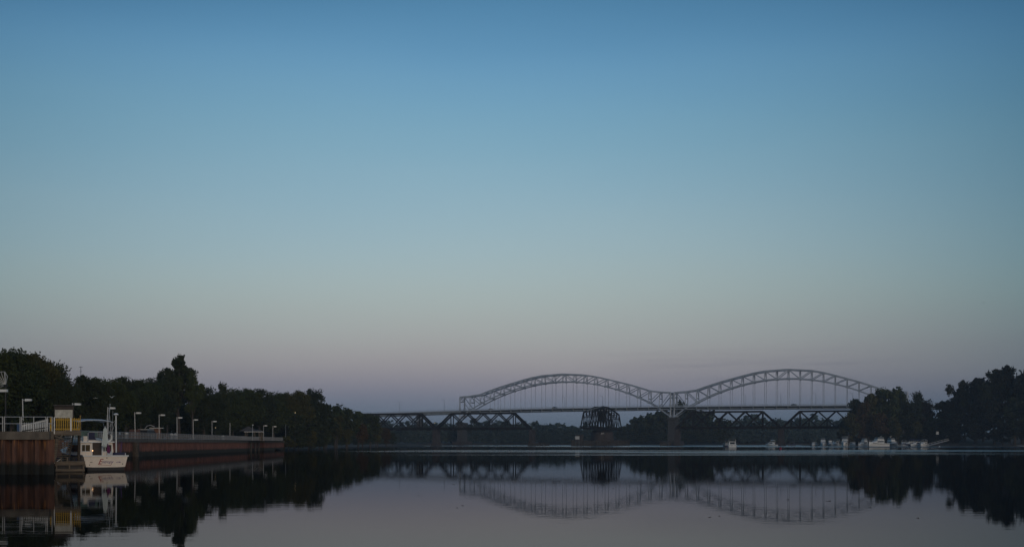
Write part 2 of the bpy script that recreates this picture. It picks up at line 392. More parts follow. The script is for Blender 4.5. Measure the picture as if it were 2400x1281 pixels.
run('bottom_flange', M['steel_shade'], 1.6, 0.8, -3.95, 0.5, -372, 150)
for T in (TA, TB):
    for t in T:
        BP(MB().bar(BR(1050, t, -1.2, deck(t) - 2.9), BR(1050, t, W + 1.2, deck(t) - 2.9), 0.5, 2.0), 'floor_beam', M['steel_deck'])
# approach viaduct on the left: deep plate girders on bracketed piers
run('plate_girder', M['steel_deck'], -0.6, 0.5, -2.9, 2.3, -760, -368)
run('plate_girder', M['steel_deck'], W + .6, 0.5, -2.9, 2.3, -760, -368)
for t in (-408, -448, -490, -535, -580):
    z = deck(t) - 4.1
    p = MB().box(BR(1050, t, W/2, z/2 - 0.5), (2.4, W + 1, z + 1.0), -TN, 0.85)
    BP(p, 'viaduct_pier', M['concrete'])
    q = MB()
    for sgn in (-1, 1): q.bar(BR(1050, t, -0.6, z - 5), BR(1050, t + sgn * 6.5, -0.6, z), 0.5)
    BP(q, 'knee_brace', M['steel_light'])
# main piers
def pier(t, topz, wt, wo):
    z0 = -2.0
    BP(MB().box(BR(1050, t, W/2, (z0 + topz - 2) / 2), (wt, wo, topz - 2 - z0), -TN, 0.86), 'pier', M['concrete'])
    BP(MB().box(BR(1050, t, W/2, topz - 1.0), (wt + 0.4, wo, 2.0), -TN), 'pier_cap', M['concrete'])
    BP(MB().box(BR(1050, t, W/2, 1.2), (wt + 5, wo + 8, 4.4), -TN), 'pier_footing', M['stone'])
pier(-190.1, 22.6, 7.4, 17); pier(-369.7, 19, 4.5, 15); pier(-10.4, 22.6, 7, 17)
for t, s_ in ((-191.6, -1), (-188.6, 1)):
    for off in (0, W):
        BP(MB().box(BR(1050, t, off, 23.1), (1.9, 1.6, 1.2), -TN, 0.7), 'bearing', M['steel_light'])
# lamps on the road deck
lamp_me = MB().tube([(0, 0, 0), (0, 0, 9.6)], [0.16, 0.10], 6).mesh('mast', M['steel_deck'])
arm_me = MB().tube([(0, 0, 9.5), (0.5, 0, 10.0), (1.8, 0, 10.1)], 0.07, 5).box((2.2, 0, 10.05), (0.9, 0.35, 0.18)).mesh('lamp_arm', M['steel_deck'])
for t, rel in [(-481, 'over the bank trees at the far left of the approach'), (-429, 'on the approach above the leftmost railway truss'), (-388, 'on the approach just left of the left arch end post'),
               (-340, 'inside the rising left part of the left arch'), (-282, 'beneath the crown of the left arch'), (-250, 'just left of the open swing span'), (-218, 'right behind the top of the swing span'),
               (-162, 'in the rising left part of the right arch'), (-134, 'second from the central pier under the right arch'), (-106, 'beneath the crown of the right arch'),
               (-79, 'above the last railway pier under the right arch'), (-51, 'nearest to the island trees under the right arch')]:
    l = empty('bridge_lamp', BR(1050, t, W + 0.4, deck(t) - 1.3), math.pi - TN)
    tag(l, 'tall thin road lamp ' + rel, 'street lamp', 'street lamps along the road bridge')
    inst('mast', lamp_me, l); inst('lamp_arm', arm_me, l)
# cars on the bridge
M['car_dark'] = mat('dark_car_paint', (0.03, 0.03, 0.035), 0.3, 0.1)
M['car_silver'] = mat('silver_car_paint', (0.42, 0.44, 0.46), 0.3, 0.1)
def car(t, off, paint, label, h=1.5):
    c = empty('car', BR(1050, t, off, deck(t) - 1.3), -TN, label, 'car', 'cars driving over the road bridge')
    secs = []
    for x, w_, z0, z1 in ((-2.2, 0.7, 0.4, 0.85), (-2.1, 0.88, 0.3, 0.95), (2.0, 0.88, 0.3, 0.9), (2.2, 0.7, 0.4, 0.7)):
        secs.append([(x, -w_, z0), (x, w_, z0), (x, w_, z1), (x, -w_, z1)])
    MB().loft(secs).build('body', paint, c)
    MB().loft([[(-1.5, -.8, .95), (-1.5, .8, .95), (1.3, .8, .92), (1.3, -.8, .92)], [(-1.0, -.68, h), (-1.0, .68, h), (0.5, .68, h), (0.5, -.68, h)]]).build('cabin', M['glass'], c)
    wm = MB().tube([(0, -0.12, 0), (0, 0.12, 0)], 0.34, 10).mesh('wheel', M['black'])
    for x in (-1.4, 1.4):
        for y in (-.8, .8): inst('wheel', wm, c, (x, y, .34))
car(-343, 2.5, M['car_silver'], 'pale car on the road bridge beside the left end of the left arch', 1.3)
car(-288, 2.5, M['car_dark'], 'dark car on the road bridge under the crown of the left arch', 1.5)
car(-95, 2.5, M['car_dark'], 'dark car on the road bridge under the right arch', 1.4)

# ------------------------------------------------------------------ railway bridge
RD, RW, RZ0, RZ1 = 920.0, 5.6, 12.4, 23.6
def truss(t0, label):
    c0 = BR(RD, t0, 0, RZ0)
    e = empty('railway_truss_span', c0, -TN, label, 'truss bridge', 'fixed truss spans of the railway bridge')
    m = M['rust_dark']; pan = 12.0; H = RZ1 - RZ0
    for y in (0, RW):
        P = lambda x, z: Vector((x, y, z))
        for k in range(6):
            MB().bar(P(k*pan, 0), P((k+1)*pan, 0), 0.6, 1.3).build('bottom_chord', m, e)
            if 0 < k < 5: MB().bar(P(k*pan, H), P((k+1)*pan, H), 0.8, 1.1).build('top_chord', m, e)
        for a, b_ in ((0, 1), (6, 5)):
            MB().bar(P(a*pan, 0), P(b_*pan, H), 0.95, 1.1).build('end_post', m, e)
            mx_ = (a + b_) / 2 * pan
            MB().bar(P(mx_, 0), P(mx_, H/2), 0.32).build('hanger', m, e)
            MB().bar(P(mx_, H/2), P(b_*pan, 0), 0.38).build('diagonal', m, e)
            MB().bar(P(b_*pan, 0), P(b_*pan, H), 0.6).build('vertical', m, e)
        for k in range(1, 5):
            xm = (k + .5) * pan
            MB().bar(P(k*pan, H), P(xm, H/2), 0.75).bar(P(xm, H/2), P((k+1)*pan, 0), 0.5).build('diagonal', m, e)
            MB().bar(P((k+1)*pan, H), P(xm, H/2), 0.75).bar(P(xm, H/2), P(k*pan, 0), 0.5).build('diagonal', m, e)
            MB().bar(P(xm, 0), P(xm, H/2), 0.42).build('hanger', m, e)
    MB().box((36, RW/2, 0.9), (72, 3.0, 0.35)).build('track_deck', m, e)
    for k in range(13):
        x = k * 6.0
        MB().box((x, RW/2, -0.55), (0.9, RW + 0.6, 1.0)).build('floor_beam', m, e)
    for k in range(1, 6):
        MB().bar((k*pan, 0, H), (k*pan, RW, H), 0.4).build('top_strut', m, e)
    for k in range(1, 5):
        MB().bar((k*pan, 0, H), ((k+1)*pan, RW, H), 0.25).bar((k*pan, RW, H), ((k+1)*pan, 0, H), 0.25).build('lateral_brace', m, e)
    return e
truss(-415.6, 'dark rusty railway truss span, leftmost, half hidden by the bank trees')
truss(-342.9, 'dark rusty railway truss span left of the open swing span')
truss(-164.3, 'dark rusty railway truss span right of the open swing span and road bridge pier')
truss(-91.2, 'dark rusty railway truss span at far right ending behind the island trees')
def rpier(t, label, w_=3.6, top=11.6):
    p = empty('railway_pier', BR(RD, t, RW/2, 0), -TN, label, 'bridge pier', 'piers of the railway bridge')
    MB().box((0, 0, top/2 - 1), (w_, 9, top + 2), 0, 0.86).build('shaft', M['stone'], p)
    MB().box((0, 0, top - 0.5 + .1), (w_ + .3, 8.2, 0.8)).build('cap', M['stone'], p)
    MB().box((0, 0, 0.4), (w_ + 1.6, 11, 2.8)).build('footing', M['stone'], p)
    return p
rpier(-343.4, 'dark stone pier between the two left railway truss spans')
rpier(-269.4, 'dark stone pier at the open channel end of the left railway spans', 2.6)
rpier(-163.2, 'paler pier at the channel end of the right railway spans', 3.4)
rpier(-91.8, 'dark stone pier between the two right railway truss spans', 4.2)
rpier(-416.5, 'stone pier of the railway bridge by the left bank trees', 4.0)
# timber fenders beside the channel piers
def crib(t, off, w_, l_, h_, label):
    c = empty('timber_fender', BR(RD, t, off, 0), -TN, label, 'fender')
    for k in range(int(h_ / 0.9)):
        MB().box((0, 0, 0.3 + k * 0.9), (w_, l_, 0.6)).build('timber', M['wood_dark'], c)
    n_ = int(l_ / 5) + 1; pl = MB().tube([(0, 0, -1), (0, 0, h_ + 0.7)], 0.28, 6).mesh('pile', M['wood_dark'])
    for k in range(n_):
        for s_ in (-1, 1): inst('pile', pl, c, (s_ * (w_/2 + 0.25), -l_/2 + k * l_/(n_ - 1), 0))
    return c
crib(-264, 2, 7.5, 26, 1.9, 'low dark timber fender beside the left channel pier')
crib(-170, 0, 5.0, 26, 2.6, 'low dark timber fender beside the right channel pier')
# swing span, standing open along the river
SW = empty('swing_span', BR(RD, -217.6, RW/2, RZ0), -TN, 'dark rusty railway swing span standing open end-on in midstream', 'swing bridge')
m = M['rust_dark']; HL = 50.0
def swh(y): return interp(abs(y), [(0, 15.2), (6, 15.2), (30, 12.2), (42, 10.4), (50, 10.2)])
for x in (-RW/2 - .3, RW/2 + .3):
    nodes = [-50 + 50 / 6 * k for k in range(13)]
    top = {k: (0.0 if k in (0, 12) else swh(nodes[k])) for k in range(13)}
    P = lambda k, z: Vector((x, nodes[k], z))
    for k in range(12):
        MB().bar(P(k, 0), P(k+1, 0), 0.6, 0.9).build('bottom_chord', m, SW)
        MB().bar(P(k, top[k]), P(k+1, top[k+1]), 0.65, 0.8).build('top_chord' if 0 < k < 11 else 'end_post', m, SW)
    for k in range(1, 12):
        MB().bar(P(k, 0), P(k, top[k]), 0.42).build('vertical', m, SW)
    for k in range(1, 11):
        a, b_ = (k, k+1) if k < 6 else (k+1, k)
        MB().bar(P(a, top[a]), P(b_, 0), 0.38).build('diagonal', m, SW)
        MB().bar(P(b_, top[b_] * .98), P(a, 0), 0.25).build('diagonal', m, SW)
for k in range(1, 12):
    y = -50 + 50 / 6 * k; H = swh(y)
    s_ = MB().bar((-RW/2, y, H), (RW/2, y, H), 0.45).bar((-RW/2, y, H - 3.2), (RW/2, y, H - 3.2), 0.3)
    s_.bar((-RW/2, y, H), (0, y, H - 3.2), 0.22).bar((RW/2, y, H), (0, y, H - 3.2), 0.22)
    s_.build('sway_frame', m, SW)
MB().box((0, 0, 0.9), (3.4, 100, 0.4)).build('track_deck', m, SW)
for k in range(13): MB().box((0, -50 + 50/6*k, -0.4), (RW + 1, 0.8, 1.0)).build('floor_beam', m, SW)
MB().box((0, 0, 8.5), (4.6, 7, 7)).box((0, 0, 11.8), (4.2, 5, .5)).build('operator_cabin', M['rust_dark'], SW)
MB().bar((-RW/2, -34, 12.0), (RW/2, -5, 15.9), 0.5).build('walkway', M['steel_deck'], SW)
sp = empty('swing_pier', BR(RD, -217.6, RW/2, 0), -TN, 'massive round pier under the open swing span', 'bridge pier')
MB().lathe((0, 0, 0), [(8.4, -2), (8.2, 4), (7.9, 9.6)], 28).build('drum', M['stone'], sp)
MB().lathe((0, 0, 0), [(7.4, 9.6), (7.2, 10.6), (6.8, 11.3)], 28).build('turntable_ring', M['rust_dark'], sp)
fd = empty('swing_span_fender', BR(RD, -217.6, RW/2, 0), -TN, 'long dark timber guard pier lying under the swing span', 'guard pier')
for k in range(4): MB().box((0, 0, 0.2 + k * 0.95), (17, 104, 0.7)).build('timber', M['wood_dark'], fd)
pl = MB().tube([(0, 0, -1), (0, 0, 4.3)], 0.3, 6).mesh('pile', M['wood_dark'])
for k in range(22):
    for s_ in (-1, 1): inst('pile', pl, fd, (s_ * 8.9, -52 + k * 104/21, 0))
for k in range(5): inst('pile', pl, fd, (-8.5 + k * 4.2, -52.6, 0))
MB().box((-5.6, -44, 5.6), (4.5, 5, 4.0)).build('pump_house', M['stone'], fd)
sg = empty('channel_sign', BR(RD, -222.3, -49.8, 0), -TN, 'white rectangular channel sign on posts at the near end of the guard pier', 'sign')
MB().box((0, 0, 6.2), (2.9, 0.15, 0.65)).box((0, 0, 5.0), (2.9, 0.15, 0.75)).build('board', M['white_paint'], sg)
MB().box((0, -0.02, 5.6), (2.9, 0.15, 0.5)).build('middle_strip', mat('grey_sign', (0.25, 0.27, 0.28), 0.7), sg)
for x in (-1.1, 1.1): MB().box((x, 0.2, 3.0), (0.15, 0.15, 7)).build('post', M['steel_deck'], sg)
gf = MB()
for p in [((0, 0), (0.3, 1.2)), ((.3, 1.2), (.9, .3)), ((.9, .3), (1.5, 1.3)), ((1.5, 1.3), (2.1, 0.4))]:
    gf.bar((p[0][0] + 1.2, -8.05, 8.0 + p[0][1]), (p[1][0] + 1.2, -8.05, 8.0 + p[1][1]), 0.2, 0.2)
gf.build('graffiti', M['white_paint'], sp)
# ------------------------------------------------------------------ foliage
def leafmat(name, a, b_):
    m = bpy.data.materials.new(name); m.use_nodes = True; t = m.node_tree; p = t.nodes['Principled BSDF']
    p.inputs['Roughness'].default_value = 0.75; p.inputs['Specular IOR Level'].default_value = 0.25
    tcn = _node(t, 'ShaderNodeTexCoord', {}); n = _node(t, 'ShaderNodeTexNoise', {}); n.inputs['Scale'].default_value = 0.45; n.inputs['Detail'].default_value = 4
    t.links.new(tcn.outputs['Object'], n.inputs[0])
    oi = _node(t, 'ShaderNodeObjectInfo', {}); ad_ = _node(t, 'ShaderNodeMath', dict(operation='MULTIPLY_ADD')); ad_.inputs[1].default_value = 0.35
    t.links.new(oi.outputs['Random'], ad_.inputs[0]); t.links.new(n.outputs[0], ad_.inputs[2])
    r = _node(t, 'ShaderNodeValToRGB', {}); t.links.new(ad_.outputs[0], r.inputs[0])
    r.color_ramp.elements[0].position = 0.35; r.color_ramp.elements[0].color = (*a, 1); r.color_ramp.elements[1].position = 0.9; r.color_ramp.elements[1].color = (*b_, 1)
    t.links.new(r.outputs[0], p.inputs['Base Color']); return m
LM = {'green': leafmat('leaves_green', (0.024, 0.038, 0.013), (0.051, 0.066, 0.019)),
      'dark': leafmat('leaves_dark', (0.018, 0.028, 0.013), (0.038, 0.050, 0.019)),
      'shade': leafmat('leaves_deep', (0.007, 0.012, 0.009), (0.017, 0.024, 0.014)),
      'olive': leafmat('leaves_olive', (0.034, 0.036, 0.011), (0.070, 0.068, 0.018)),
      'yellow': leafmat('leaves_yellow', (0.060, 0.057, 0.013), (0.115, 0.097, 0.021)),
      'rust': leafmat('leaves_rust', (0.042, 0.028, 0.012), (0.076, 0.046, 0.018)),
      'far': leafmat('leaves_far_hazed', (0.045, 0.075, 0.075), (0.095, 0.135, 0.115))}  # distance haze put into the leaf colour, paler and bluer
M['bark'] = mat('bark', (0.06, 0.05, 0.042), 0.95, 0.3, 2.0)
def crown_arrays(seed, H, base, rad, ncl, per, leaf, cr=0.30, shell=0.45, lop=0.25, cone=0.0):
    r = np.random.RandomState(seed)
    d = r.normal(size=(ncl, 3)); d /= np.linalg.norm(d, axis=1)[:, None]
    rr = r.uniform(0, 1, ncl) ** shell
    ang = np.arctan2(d[:, 1], d[:, 0])
    lobe = 1 + lop * np.sin(ang * 3 + seed) + lop * 0.7 * np.sin(ang * 5 + 2 * seed) + r.uniform(-lop, lop, ncl) * 0.6
    hz = (H - base) / 2
    c = d * rr[:, None] * np.stack([lobe * rad * .82, lobe * rad * .82, np.full(ncl, hz * .86)], 1)
    if cone: c[:, :2] *= (1 - cone * np.clip((c[:, 2:3] + hz) / (2 * hz), 0, 1))
    cs = rad * cr * r.uniform(0.6, 1.25, ncl)
    for _ in range(5):                       # no clump may float off on its own
        dd = np.linalg.norm(c[:, None] - c[None], axis=2); np.fill_diagonal(dd, 1e9)
        k1 = dd.argmin(1); s2 = np.sort(dd, 1)[:, 2]; k2 = np.argsort(dd, 1)[:, 2]
        iso = s2 > cs * 1.35; c[iso] = c[iso] * .55 + c[k2[iso]] * .45
    c[:, 2] += base + hz
    n = ncl * per
    ld = r.normal(size=(n, 3)); ld /= np.linalg.norm(ld, axis=1)[:, None]
    lr = np.clip(np.abs(r.normal(0.74, 0.24, n)), 0, 1.12)
    an = r.uniform(0.6, 1.45, (ncl, 3)) * np.array([1, 1, 0.7])
    pos = np.repeat(c, per, 0) + ld * (lr * np.repeat(cs, per))[:, None] * np.repeat(an, per, 0)
    a = r.normal(size=(n, 3)); a /= np.linalg.norm(a, axis=1)[:, None]
    b = np.cross(a, r.normal(size=(n, 3))); b /= np.linalg.norm(b, axis=1)[:, None]
    s = (leaf * r.uniform(0.55, 1.3, n) / 2)[:, None]
    q = np.stack([pos - a * s - b * s * .6, pos + a * s - b * s * .6, pos + a * s * .8 + b * s * .7, pos - a * s * .8 + b * s * .7], 1)
    return q.reshape(-1, 3), c
def quads_mesh(name, v, m, tri=None):
    nq = len(v) // 4
    me = bpy.data.meshes.new(name); me.vertices.add(len(v)); me.vertices.foreach_set('co', v.astype(np.float32).ravel())
    me.loops.add(nq * 4); me.loops.foreach_set('vertex_index', np.arange(nq * 4, dtype=np.int32))
    me.polygons.add(nq); me.polygons.foreach_set('loop_start', np.arange(0, nq * 4, 4, dtype=np.int32))
    me.polygons.foreach_set('loop_total', np.full(nq, 4, dtype=np.int32))
    me.update(calc_edges=True); me.materials.append(m); return me
def trunk_mesh(seed, H, base, cents, r0):
    r = random.Random(seed); b = MB(); top = H * 0.72
    pts = [(0, 0, -0.8), (r.uniform(-.1, .1), r.uniform(-.1, .1), H * .18), (r.uniform(-.3, .3), r.uniform(-.3, .3), H * .42), (r.uniform(-.5, .5), r.uniform(-.5, .5), top)]
    b.tube(pts, [r0 * 1.25, r0, r0 * .7, r0 * .2], 7)
    idx = list(range(len(cents))); r.shuffle(idx)
    for i in idx[:12]:
        c = cents[i]; h = max(H * .15, min(top * .9, c[2] * 0.62))
        m_ = (c[0] * .5, c[1] * .5, (h + c[2]) / 2 - .2)
        b.tube([(0, 0, h), m_, tuple(c)], [r0 * .38, r0 * .24, r0 * .07], 5, False)
    return b.mesh('trunk', M['bark'])
TV = {}
def variant(key, seed, H, base, rad, ncl, per, leaf, r0, **k):
    v, c = crown_arrays(seed, H, base, rad, ncl, per, leaf, **k)
    v[:, 2] = base + (v[:, 2] - base) * (H - base) / (v[:, 2].max() - base); c[:, 2] = base + (c[:, 2] - base) * .97
    TV[key] = (quads_mesh('crown', v, LM['green']), trunk_mesh(seed, H, base, c, r0), H)
variant('broad0', 11, 12, 1.5, 5.2, 150, 190, 0.25, 0.30, cr=.26)
variant('broad1', 23, 12, 1.2, 4.6, 140, 190, 0.25, 0.28, cr=.28)
variant('broad2', 37, 12, 2.4, 5.0, 125, 190, 0.26, 0.28, cr=.25, lop=.35)
variant('round', 41, 12, 0.3, 4.6, 140, 170, 0.28, 0.28, cr=.24, lop=.12)
variant('open', 53, 12, 3.0, 3.9, 105, 95, 0.25, 0.22, cr=.17, shell=.6, lop=.35)
variant('airy', 62, 12, 3.6, 3.1, 150, 75, 0.23, 0.20, cr=.165, shell=.5, lop=.12, cone=.42)
variant('tall', 67, 12, 1.5, 3.0, 90, 150, 0.26, 0.22, cr=.30, lop=.2, cone=.45)
variant('mid0', 71, 12, 0.2, 4.4, 70, 60, 0.58, 0.26, cr=.26, lop=.3)
variant('mid1', 83, 12, 0.2, 4.0, 60, 60, 0.58, 0.26, cr=.26, lop=.35, cone=.3)
variant('mid2', 97, 12, 0.6, 3.3, 55, 55, 0.55, 0.24, cr=.28, lop=.3, cone=.2)
variant('bush', 103, 3, -0.3, 2.2, 40, 60, 0.28, 0.08, cr=.3)
tr = random.Random(5)
def tree(px, Z, topy, kind, leaves='green', wide=1.0, gz=2.7, label=None, group=None, cat='tree', name='tree'):
    cm, tm, H = TV[kind]; X = (px - 1200) / FPX * Z
    hgt = zh(topy, Z) - gz; s = hgt / H
    e = empty(name, (X, Z, gz), tr.uniform(0, 6.28), label, cat, group)
    c = inst('crown', cm, e, scale=(s * wide, s * wide, s)); c.material_slots[0].link = 'OBJECT'; c.material_slots[0].material = LM[leaves]
    inst('trunk', tm, e, scale=(s * wide, s * wide, s)); return e
G1 = 'trees standing along the promenade'
for a in [
    (-45, 173, 800, 'broad1', 'green', 1.15, 'huge broad tree at the extreme left edge of the frame behind the fan sculpture'),
    (28, 180, 812, 'broad0', 'green', 1.0, 'tallest dark rounded tree at the left behind the railing panels'),
    (78, 188, 822, 'broad2', 'olive', .9, 'slightly olive broad tree behind the leftmost street lamp'),
    (122, 196, 842, 'broad1', 'green', .85, 'dark tree sloping down to the right above the yellow gate'),
    (150, 185, 880, 'broad0', 'dark', .8, 'low dark tree just right of the sign board on the yellow platform'),
    (188, 205, 876, 'open', 'dark', 1.1, 'tree with see-through top around the thin antenna mast'),
    (222, 210, 881, 'broad2', 'dark', 1.0, 'dark tree behind the two white gulls'),
    (262, 220, 882, 'broad1', 'green', 1.0, 'dark tree directly behind the boat antennas'),
    (295, 237, 879, 'broad0', 'dark', .9, 'tree behind the lamp next to the moored boat'),
    (330, 263, 886, 'broad2', 'green', .95, 'tree between the first two lamps right of the boat'),
    (360, 278, 880, 'broad1', 'dark', .85, 'dark tree behind the small brown kiosk'),
    (392, 310, 858, 'open', 'dark', .8, 'slim left neighbour of the tallest open tree'),
    (420, 313, 827, 'airy', 'dark', 1.05, 'tallest open-crowned tree rising above the promenade tree line'),
    (452, 310, 868, 'open', 'green', .75, 'lower right shoulder tree beside the tallest open-crowned tree'),
    (478, 322, 905, 'broad0', 'dark', .9, 'low tree in the dip right of the tallest open-crowned tree'),
    (512, 352, 892, 'round', 'dark', .62, 'compact dark round-topped tree above the sixth lamp'),
    (545, 367, 906, 'broad1', 'green', .9, 'tree left of the gazebo rising over the bare pole'),
    (578, 377, 907, 'broad2', 'green', .9, 'tree directly behind the left side of the gazebo'),
    (608, 392, 908, 'broad0', 'dark', .9, 'tree directly behind the right side of the gazebo'),
    (640, 414, 914, 'broad1', 'green', .9, 'tree behind the last lamp on the quay'),
    (668, 442, 917, 'broad2', 'green', .9, 'tree above the far end of the quay wall'),
    (700, 440, 912, 'broad2', 'olive', .80, 'olive tinted rounded tree just past the end of the quay'),
    (732, 455, 906, 'broad1', 'dark', .78, 'last tall dark rounded tree on the left bank'),
]:
    tree(a[0], a[1], a[2], a[3], a[4], a[5], 2.7, a[6], G1)
# lower crowns filling in behind and below
k_ = 0
under = ['left of the fan sculpture', 'behind the white picket ramp', 'behind the sign board', 'under the gulls', 'behind the bimini of the moored boat', 'behind the first lamp past the boat', 'behind the kiosk', 'below the tallest open tree',
         'between the kiosk and the gazebo', 'behind the bare pole', 'close behind the gazebo', 'behind the last two lamps', 'at the far end of the quay railing']
for i, (px, Z, y) in enumerate([(-20, 188, 880), (60, 198, 885), (125, 210, 895), (205, 203, 915), (245, 215, 920), (310, 260, 915), (365, 290, 920), (420, 320, 925), (475, 330, 928), (530, 357, 930), (590, 402, 935), (640, 427, 938), (672, 454, 940)]):
    tree(px, Z * 1.03, y, 'round', 'dark', 1.25, 2.7, 'low dense dark tree ' + under[i], 'low dense trees under the promenade tree line')
G2 = 'trees on the left bank between the quay and the bridges'
for i, a in enumerate([
    (690, 430, 965, 'mid0', 'dark', 1.2, 'dark bushy tree at the waterline just past the quay end'),
    (725, 445, 950, 'mid1', 'dark', 1.3, 'broad dark riverside tree under the last tall rounded tree'),
    (735, 433, 1008, 'mid2', 'yellow', 1.0, 'small yellowish bush low by the water past the quay'),
    (760, 480, 938, 'mid0', 'dark', 1.0, 'dark tree stepping down right of the last tall rounded tree'),
    (785, 520, 944, 'mid1', 'green', 1.1, 'green tree on the left bank behind the yellow willow'),
    (790, 500, 972, 'mid2', 'olive', 1.0, 'yellow green willow-like tree hanging over the left bank water'),
    (812, 545, 953, 'mid0', 'dark', 1.0, 'dark tree right of the yellow green willow'),
    (840, 590, 962, 'mid2', 'green', 1.2, 'green left bank tree two crowns before the railway span'),
    (850, 570, 990, 'mid1', 'rust', 1.2, 'brownish low tree at the water left of the railway span'),
    (868, 640, 966, 'mid0', 'dark', 1.0, 'small dark tree below the bridge approach deck'),
    (885, 650, 985, 'mid1', 'olive', 1.1, 'olive brown tree partly covering the leftmost truss'),
    (880, 700, 972, 'mid2', 'green', .6, 'thin spindly tree poking up to the approach deck'),
    (905, 700, 1000, 'mid0', 'rust', 1.0, 'rusty brown bush in front of the leftmost truss'),
    (815, 520, 1003, 'mid0', 'olive', .9, 'low olive bush overhanging the water by the willow'),
    (765, 470, 995, 'mid1', 'dark', 1.2, 'low dark shrub tree by the shore past the yellow bush'),
    (920, 760, 1012, 'mid0', 'dark', 1.1, 'low dark tree on the shore beneath the leftmost truss'),
    (710, 422, 1012, 'mid0', 'dark', 1.3, 'low dark shrubs right beside the quay end wall'),
]):
    tree(a[0], a[1], a[2], a[3], a[4], a[5], 0.9, a[6], G2)
G3 = 'trees on the right bank'
for i, a in enumerate([
    (2000, 868, 932, 'mid2', 'dark', .8, 'small dark pointed tree over the end of the road deck'),
    (1992, 852, 965, 'mid0', 'olive', 1.0, 'olive brown tree at the left tip of the wooded island'),
    (1975, 880, 985, 'mid1', 'dark', .9, 'low dark tree touching the right railway truss'),
    (2022, 856, 936, 'mid1', 'rust', .9, 'rust tinted tree on the island behind the first marina boats'),
    (2045, 862, 920, 'mid2', 'olive', .9, 'thin-topped tree where the right arch disappears'),
    (2075, 866, 904, 'mid0', 'green', .85, 'tall green tree just right of the arch end'),
    (2105, 868, 903, 'mid1', 'green', .85, 'twin-topped tall tree above the largest cruisers'),
    (2060, 850, 965, 'mid0', 'rust', 1.1, 'brown foliage tree behind the big white cruiser'),
    (2100, 846, 975, 'mid2', 'olive', 1.1, 'low olive tree behind the flybridge boats'),
    (2132, 862, 935, 'mid0', 'dark', .9, 'dark tree between the twin-topped tree and the round one'),
    (2150, 870, 913, 'round', 'dark', .75, 'round clipped-looking dark tree right of the tallest island trees'),
    (2175, 866, 938, 'mid1', 'rust', .9, 'reddish brown tree below the round dark tree'),
    (2207, 858, 937, 'mid2', 'dark', 1.0, 'small tree in the dip right of the round dark tree'),
    (2192, 848, 975, 'mid0', 'dark', 1.2, 'dark mass of foliage above the gangway'),
    (2150, 845, 985, 'mid1', 'olive', 1.2, 'olive foliage behind the blue-covered boats'),
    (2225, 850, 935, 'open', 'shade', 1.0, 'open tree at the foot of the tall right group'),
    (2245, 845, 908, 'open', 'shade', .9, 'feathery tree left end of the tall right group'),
    (2262, 842, 888, 'open', 'olive', .9, 'tall feathery olive tree climbing to the right'),
    (2285, 838, 890, 'mid1', 'shade', .8, 'dark tree filling under the climbing feathery trees'),
    (2305, 830, 882, 'mid2', 'shade', .85, 'dark shoulder tree below the highest right crown'),
    (2330, 822, 862, 'open', 'dark', .95, 'high leafy tree left of the very highest right crown'),
    (2366, 815, 853, 'open', 'shade', .9, 'highest tree at the right with a lumpy crown'),
    (2395, 805, 866, 'mid0', 'shade', .8, 'dark tree cut by the right frame edge'),
    (2440, 790, 858, 'mid1', 'shade', .9, 'tree just outside the right frame edge'),
    (2240, 832, 960, 'mid0', 'shade', 1.3, 'broad dark tree above the beach gangway top'),
    (2285, 822, 940, 'mid1', 'shade', 1.2, 'broad dark tree behind the beach, left one'),
    (2330, 812, 925, 'mid0', 'shade', 1.1, 'broad dark tree behind the beach, middle one'),
    (2378, 800, 920, 'mid1', 'dark', 1.1, 'broad dark tree behind the beach, right one'),
    (2350, 795, 985, 'mid0', 'shade', 1.5, 'low dark shrubbery tree at the back of the beach'),
    (2290, 812, 990, 'mid2', 'shade', 1.7, 'low dark undergrowth tree at the left of the beach'),
    (2400, 780, 985, 'mid2', 'shade', 1.7, 'low dark undergrowth tree at the beach by the frame edge'),
    (2235, 828, 1000, 'mid0', 'shade', 1.5, 'low thicket at the top of the gangway'),
]):
    tree(a[0], a[1], a[2], a[3], a[4], a[5], 1.0, a[6], G3)
# the wood on the far bank reads as one hazy mass
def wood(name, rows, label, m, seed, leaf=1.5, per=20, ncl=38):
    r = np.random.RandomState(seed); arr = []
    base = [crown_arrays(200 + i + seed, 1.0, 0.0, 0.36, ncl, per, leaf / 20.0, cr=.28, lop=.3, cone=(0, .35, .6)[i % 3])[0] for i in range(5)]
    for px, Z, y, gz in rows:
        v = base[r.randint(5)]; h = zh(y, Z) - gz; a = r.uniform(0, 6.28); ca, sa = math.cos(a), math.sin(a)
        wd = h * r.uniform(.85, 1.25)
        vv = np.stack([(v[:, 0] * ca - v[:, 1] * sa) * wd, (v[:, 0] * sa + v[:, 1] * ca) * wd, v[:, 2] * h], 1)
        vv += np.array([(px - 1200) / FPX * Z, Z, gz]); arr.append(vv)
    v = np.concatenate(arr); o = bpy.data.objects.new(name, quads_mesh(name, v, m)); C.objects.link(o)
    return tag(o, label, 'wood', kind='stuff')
rows = []; r_ = random.Random(9)
ridge = [(820, 985), (900, 978), (960, 985), (1010, 982), (1060, 985), (1120, 980), (1180, 978), (1230, 982), (1250, 979), (1275, 982), (1300, 986), (1330, 988), (1350, 990), (1400, 990), (1440, 995), (1700, 985), (1740, 972), (1770, 968), (1800, 972), (1830, 975), (1860, 972), (1900, 968), (1960, 974), (2060, 970)]
px = 800
while px < 2080:
    if not 1455 < px < 1680:
        rows.append((px, 1245 + r_.uniform(0, 25), interp(px, ridge) + r_.uniform(-4, 5), 1.0))
    px += 13
SH = [(-130, 960), (-86, 1010), (-70, 1090), (-30, 1150), (60, 1190), (200, 1210), (340, 1200), (420, 1190)]
x_ = -128
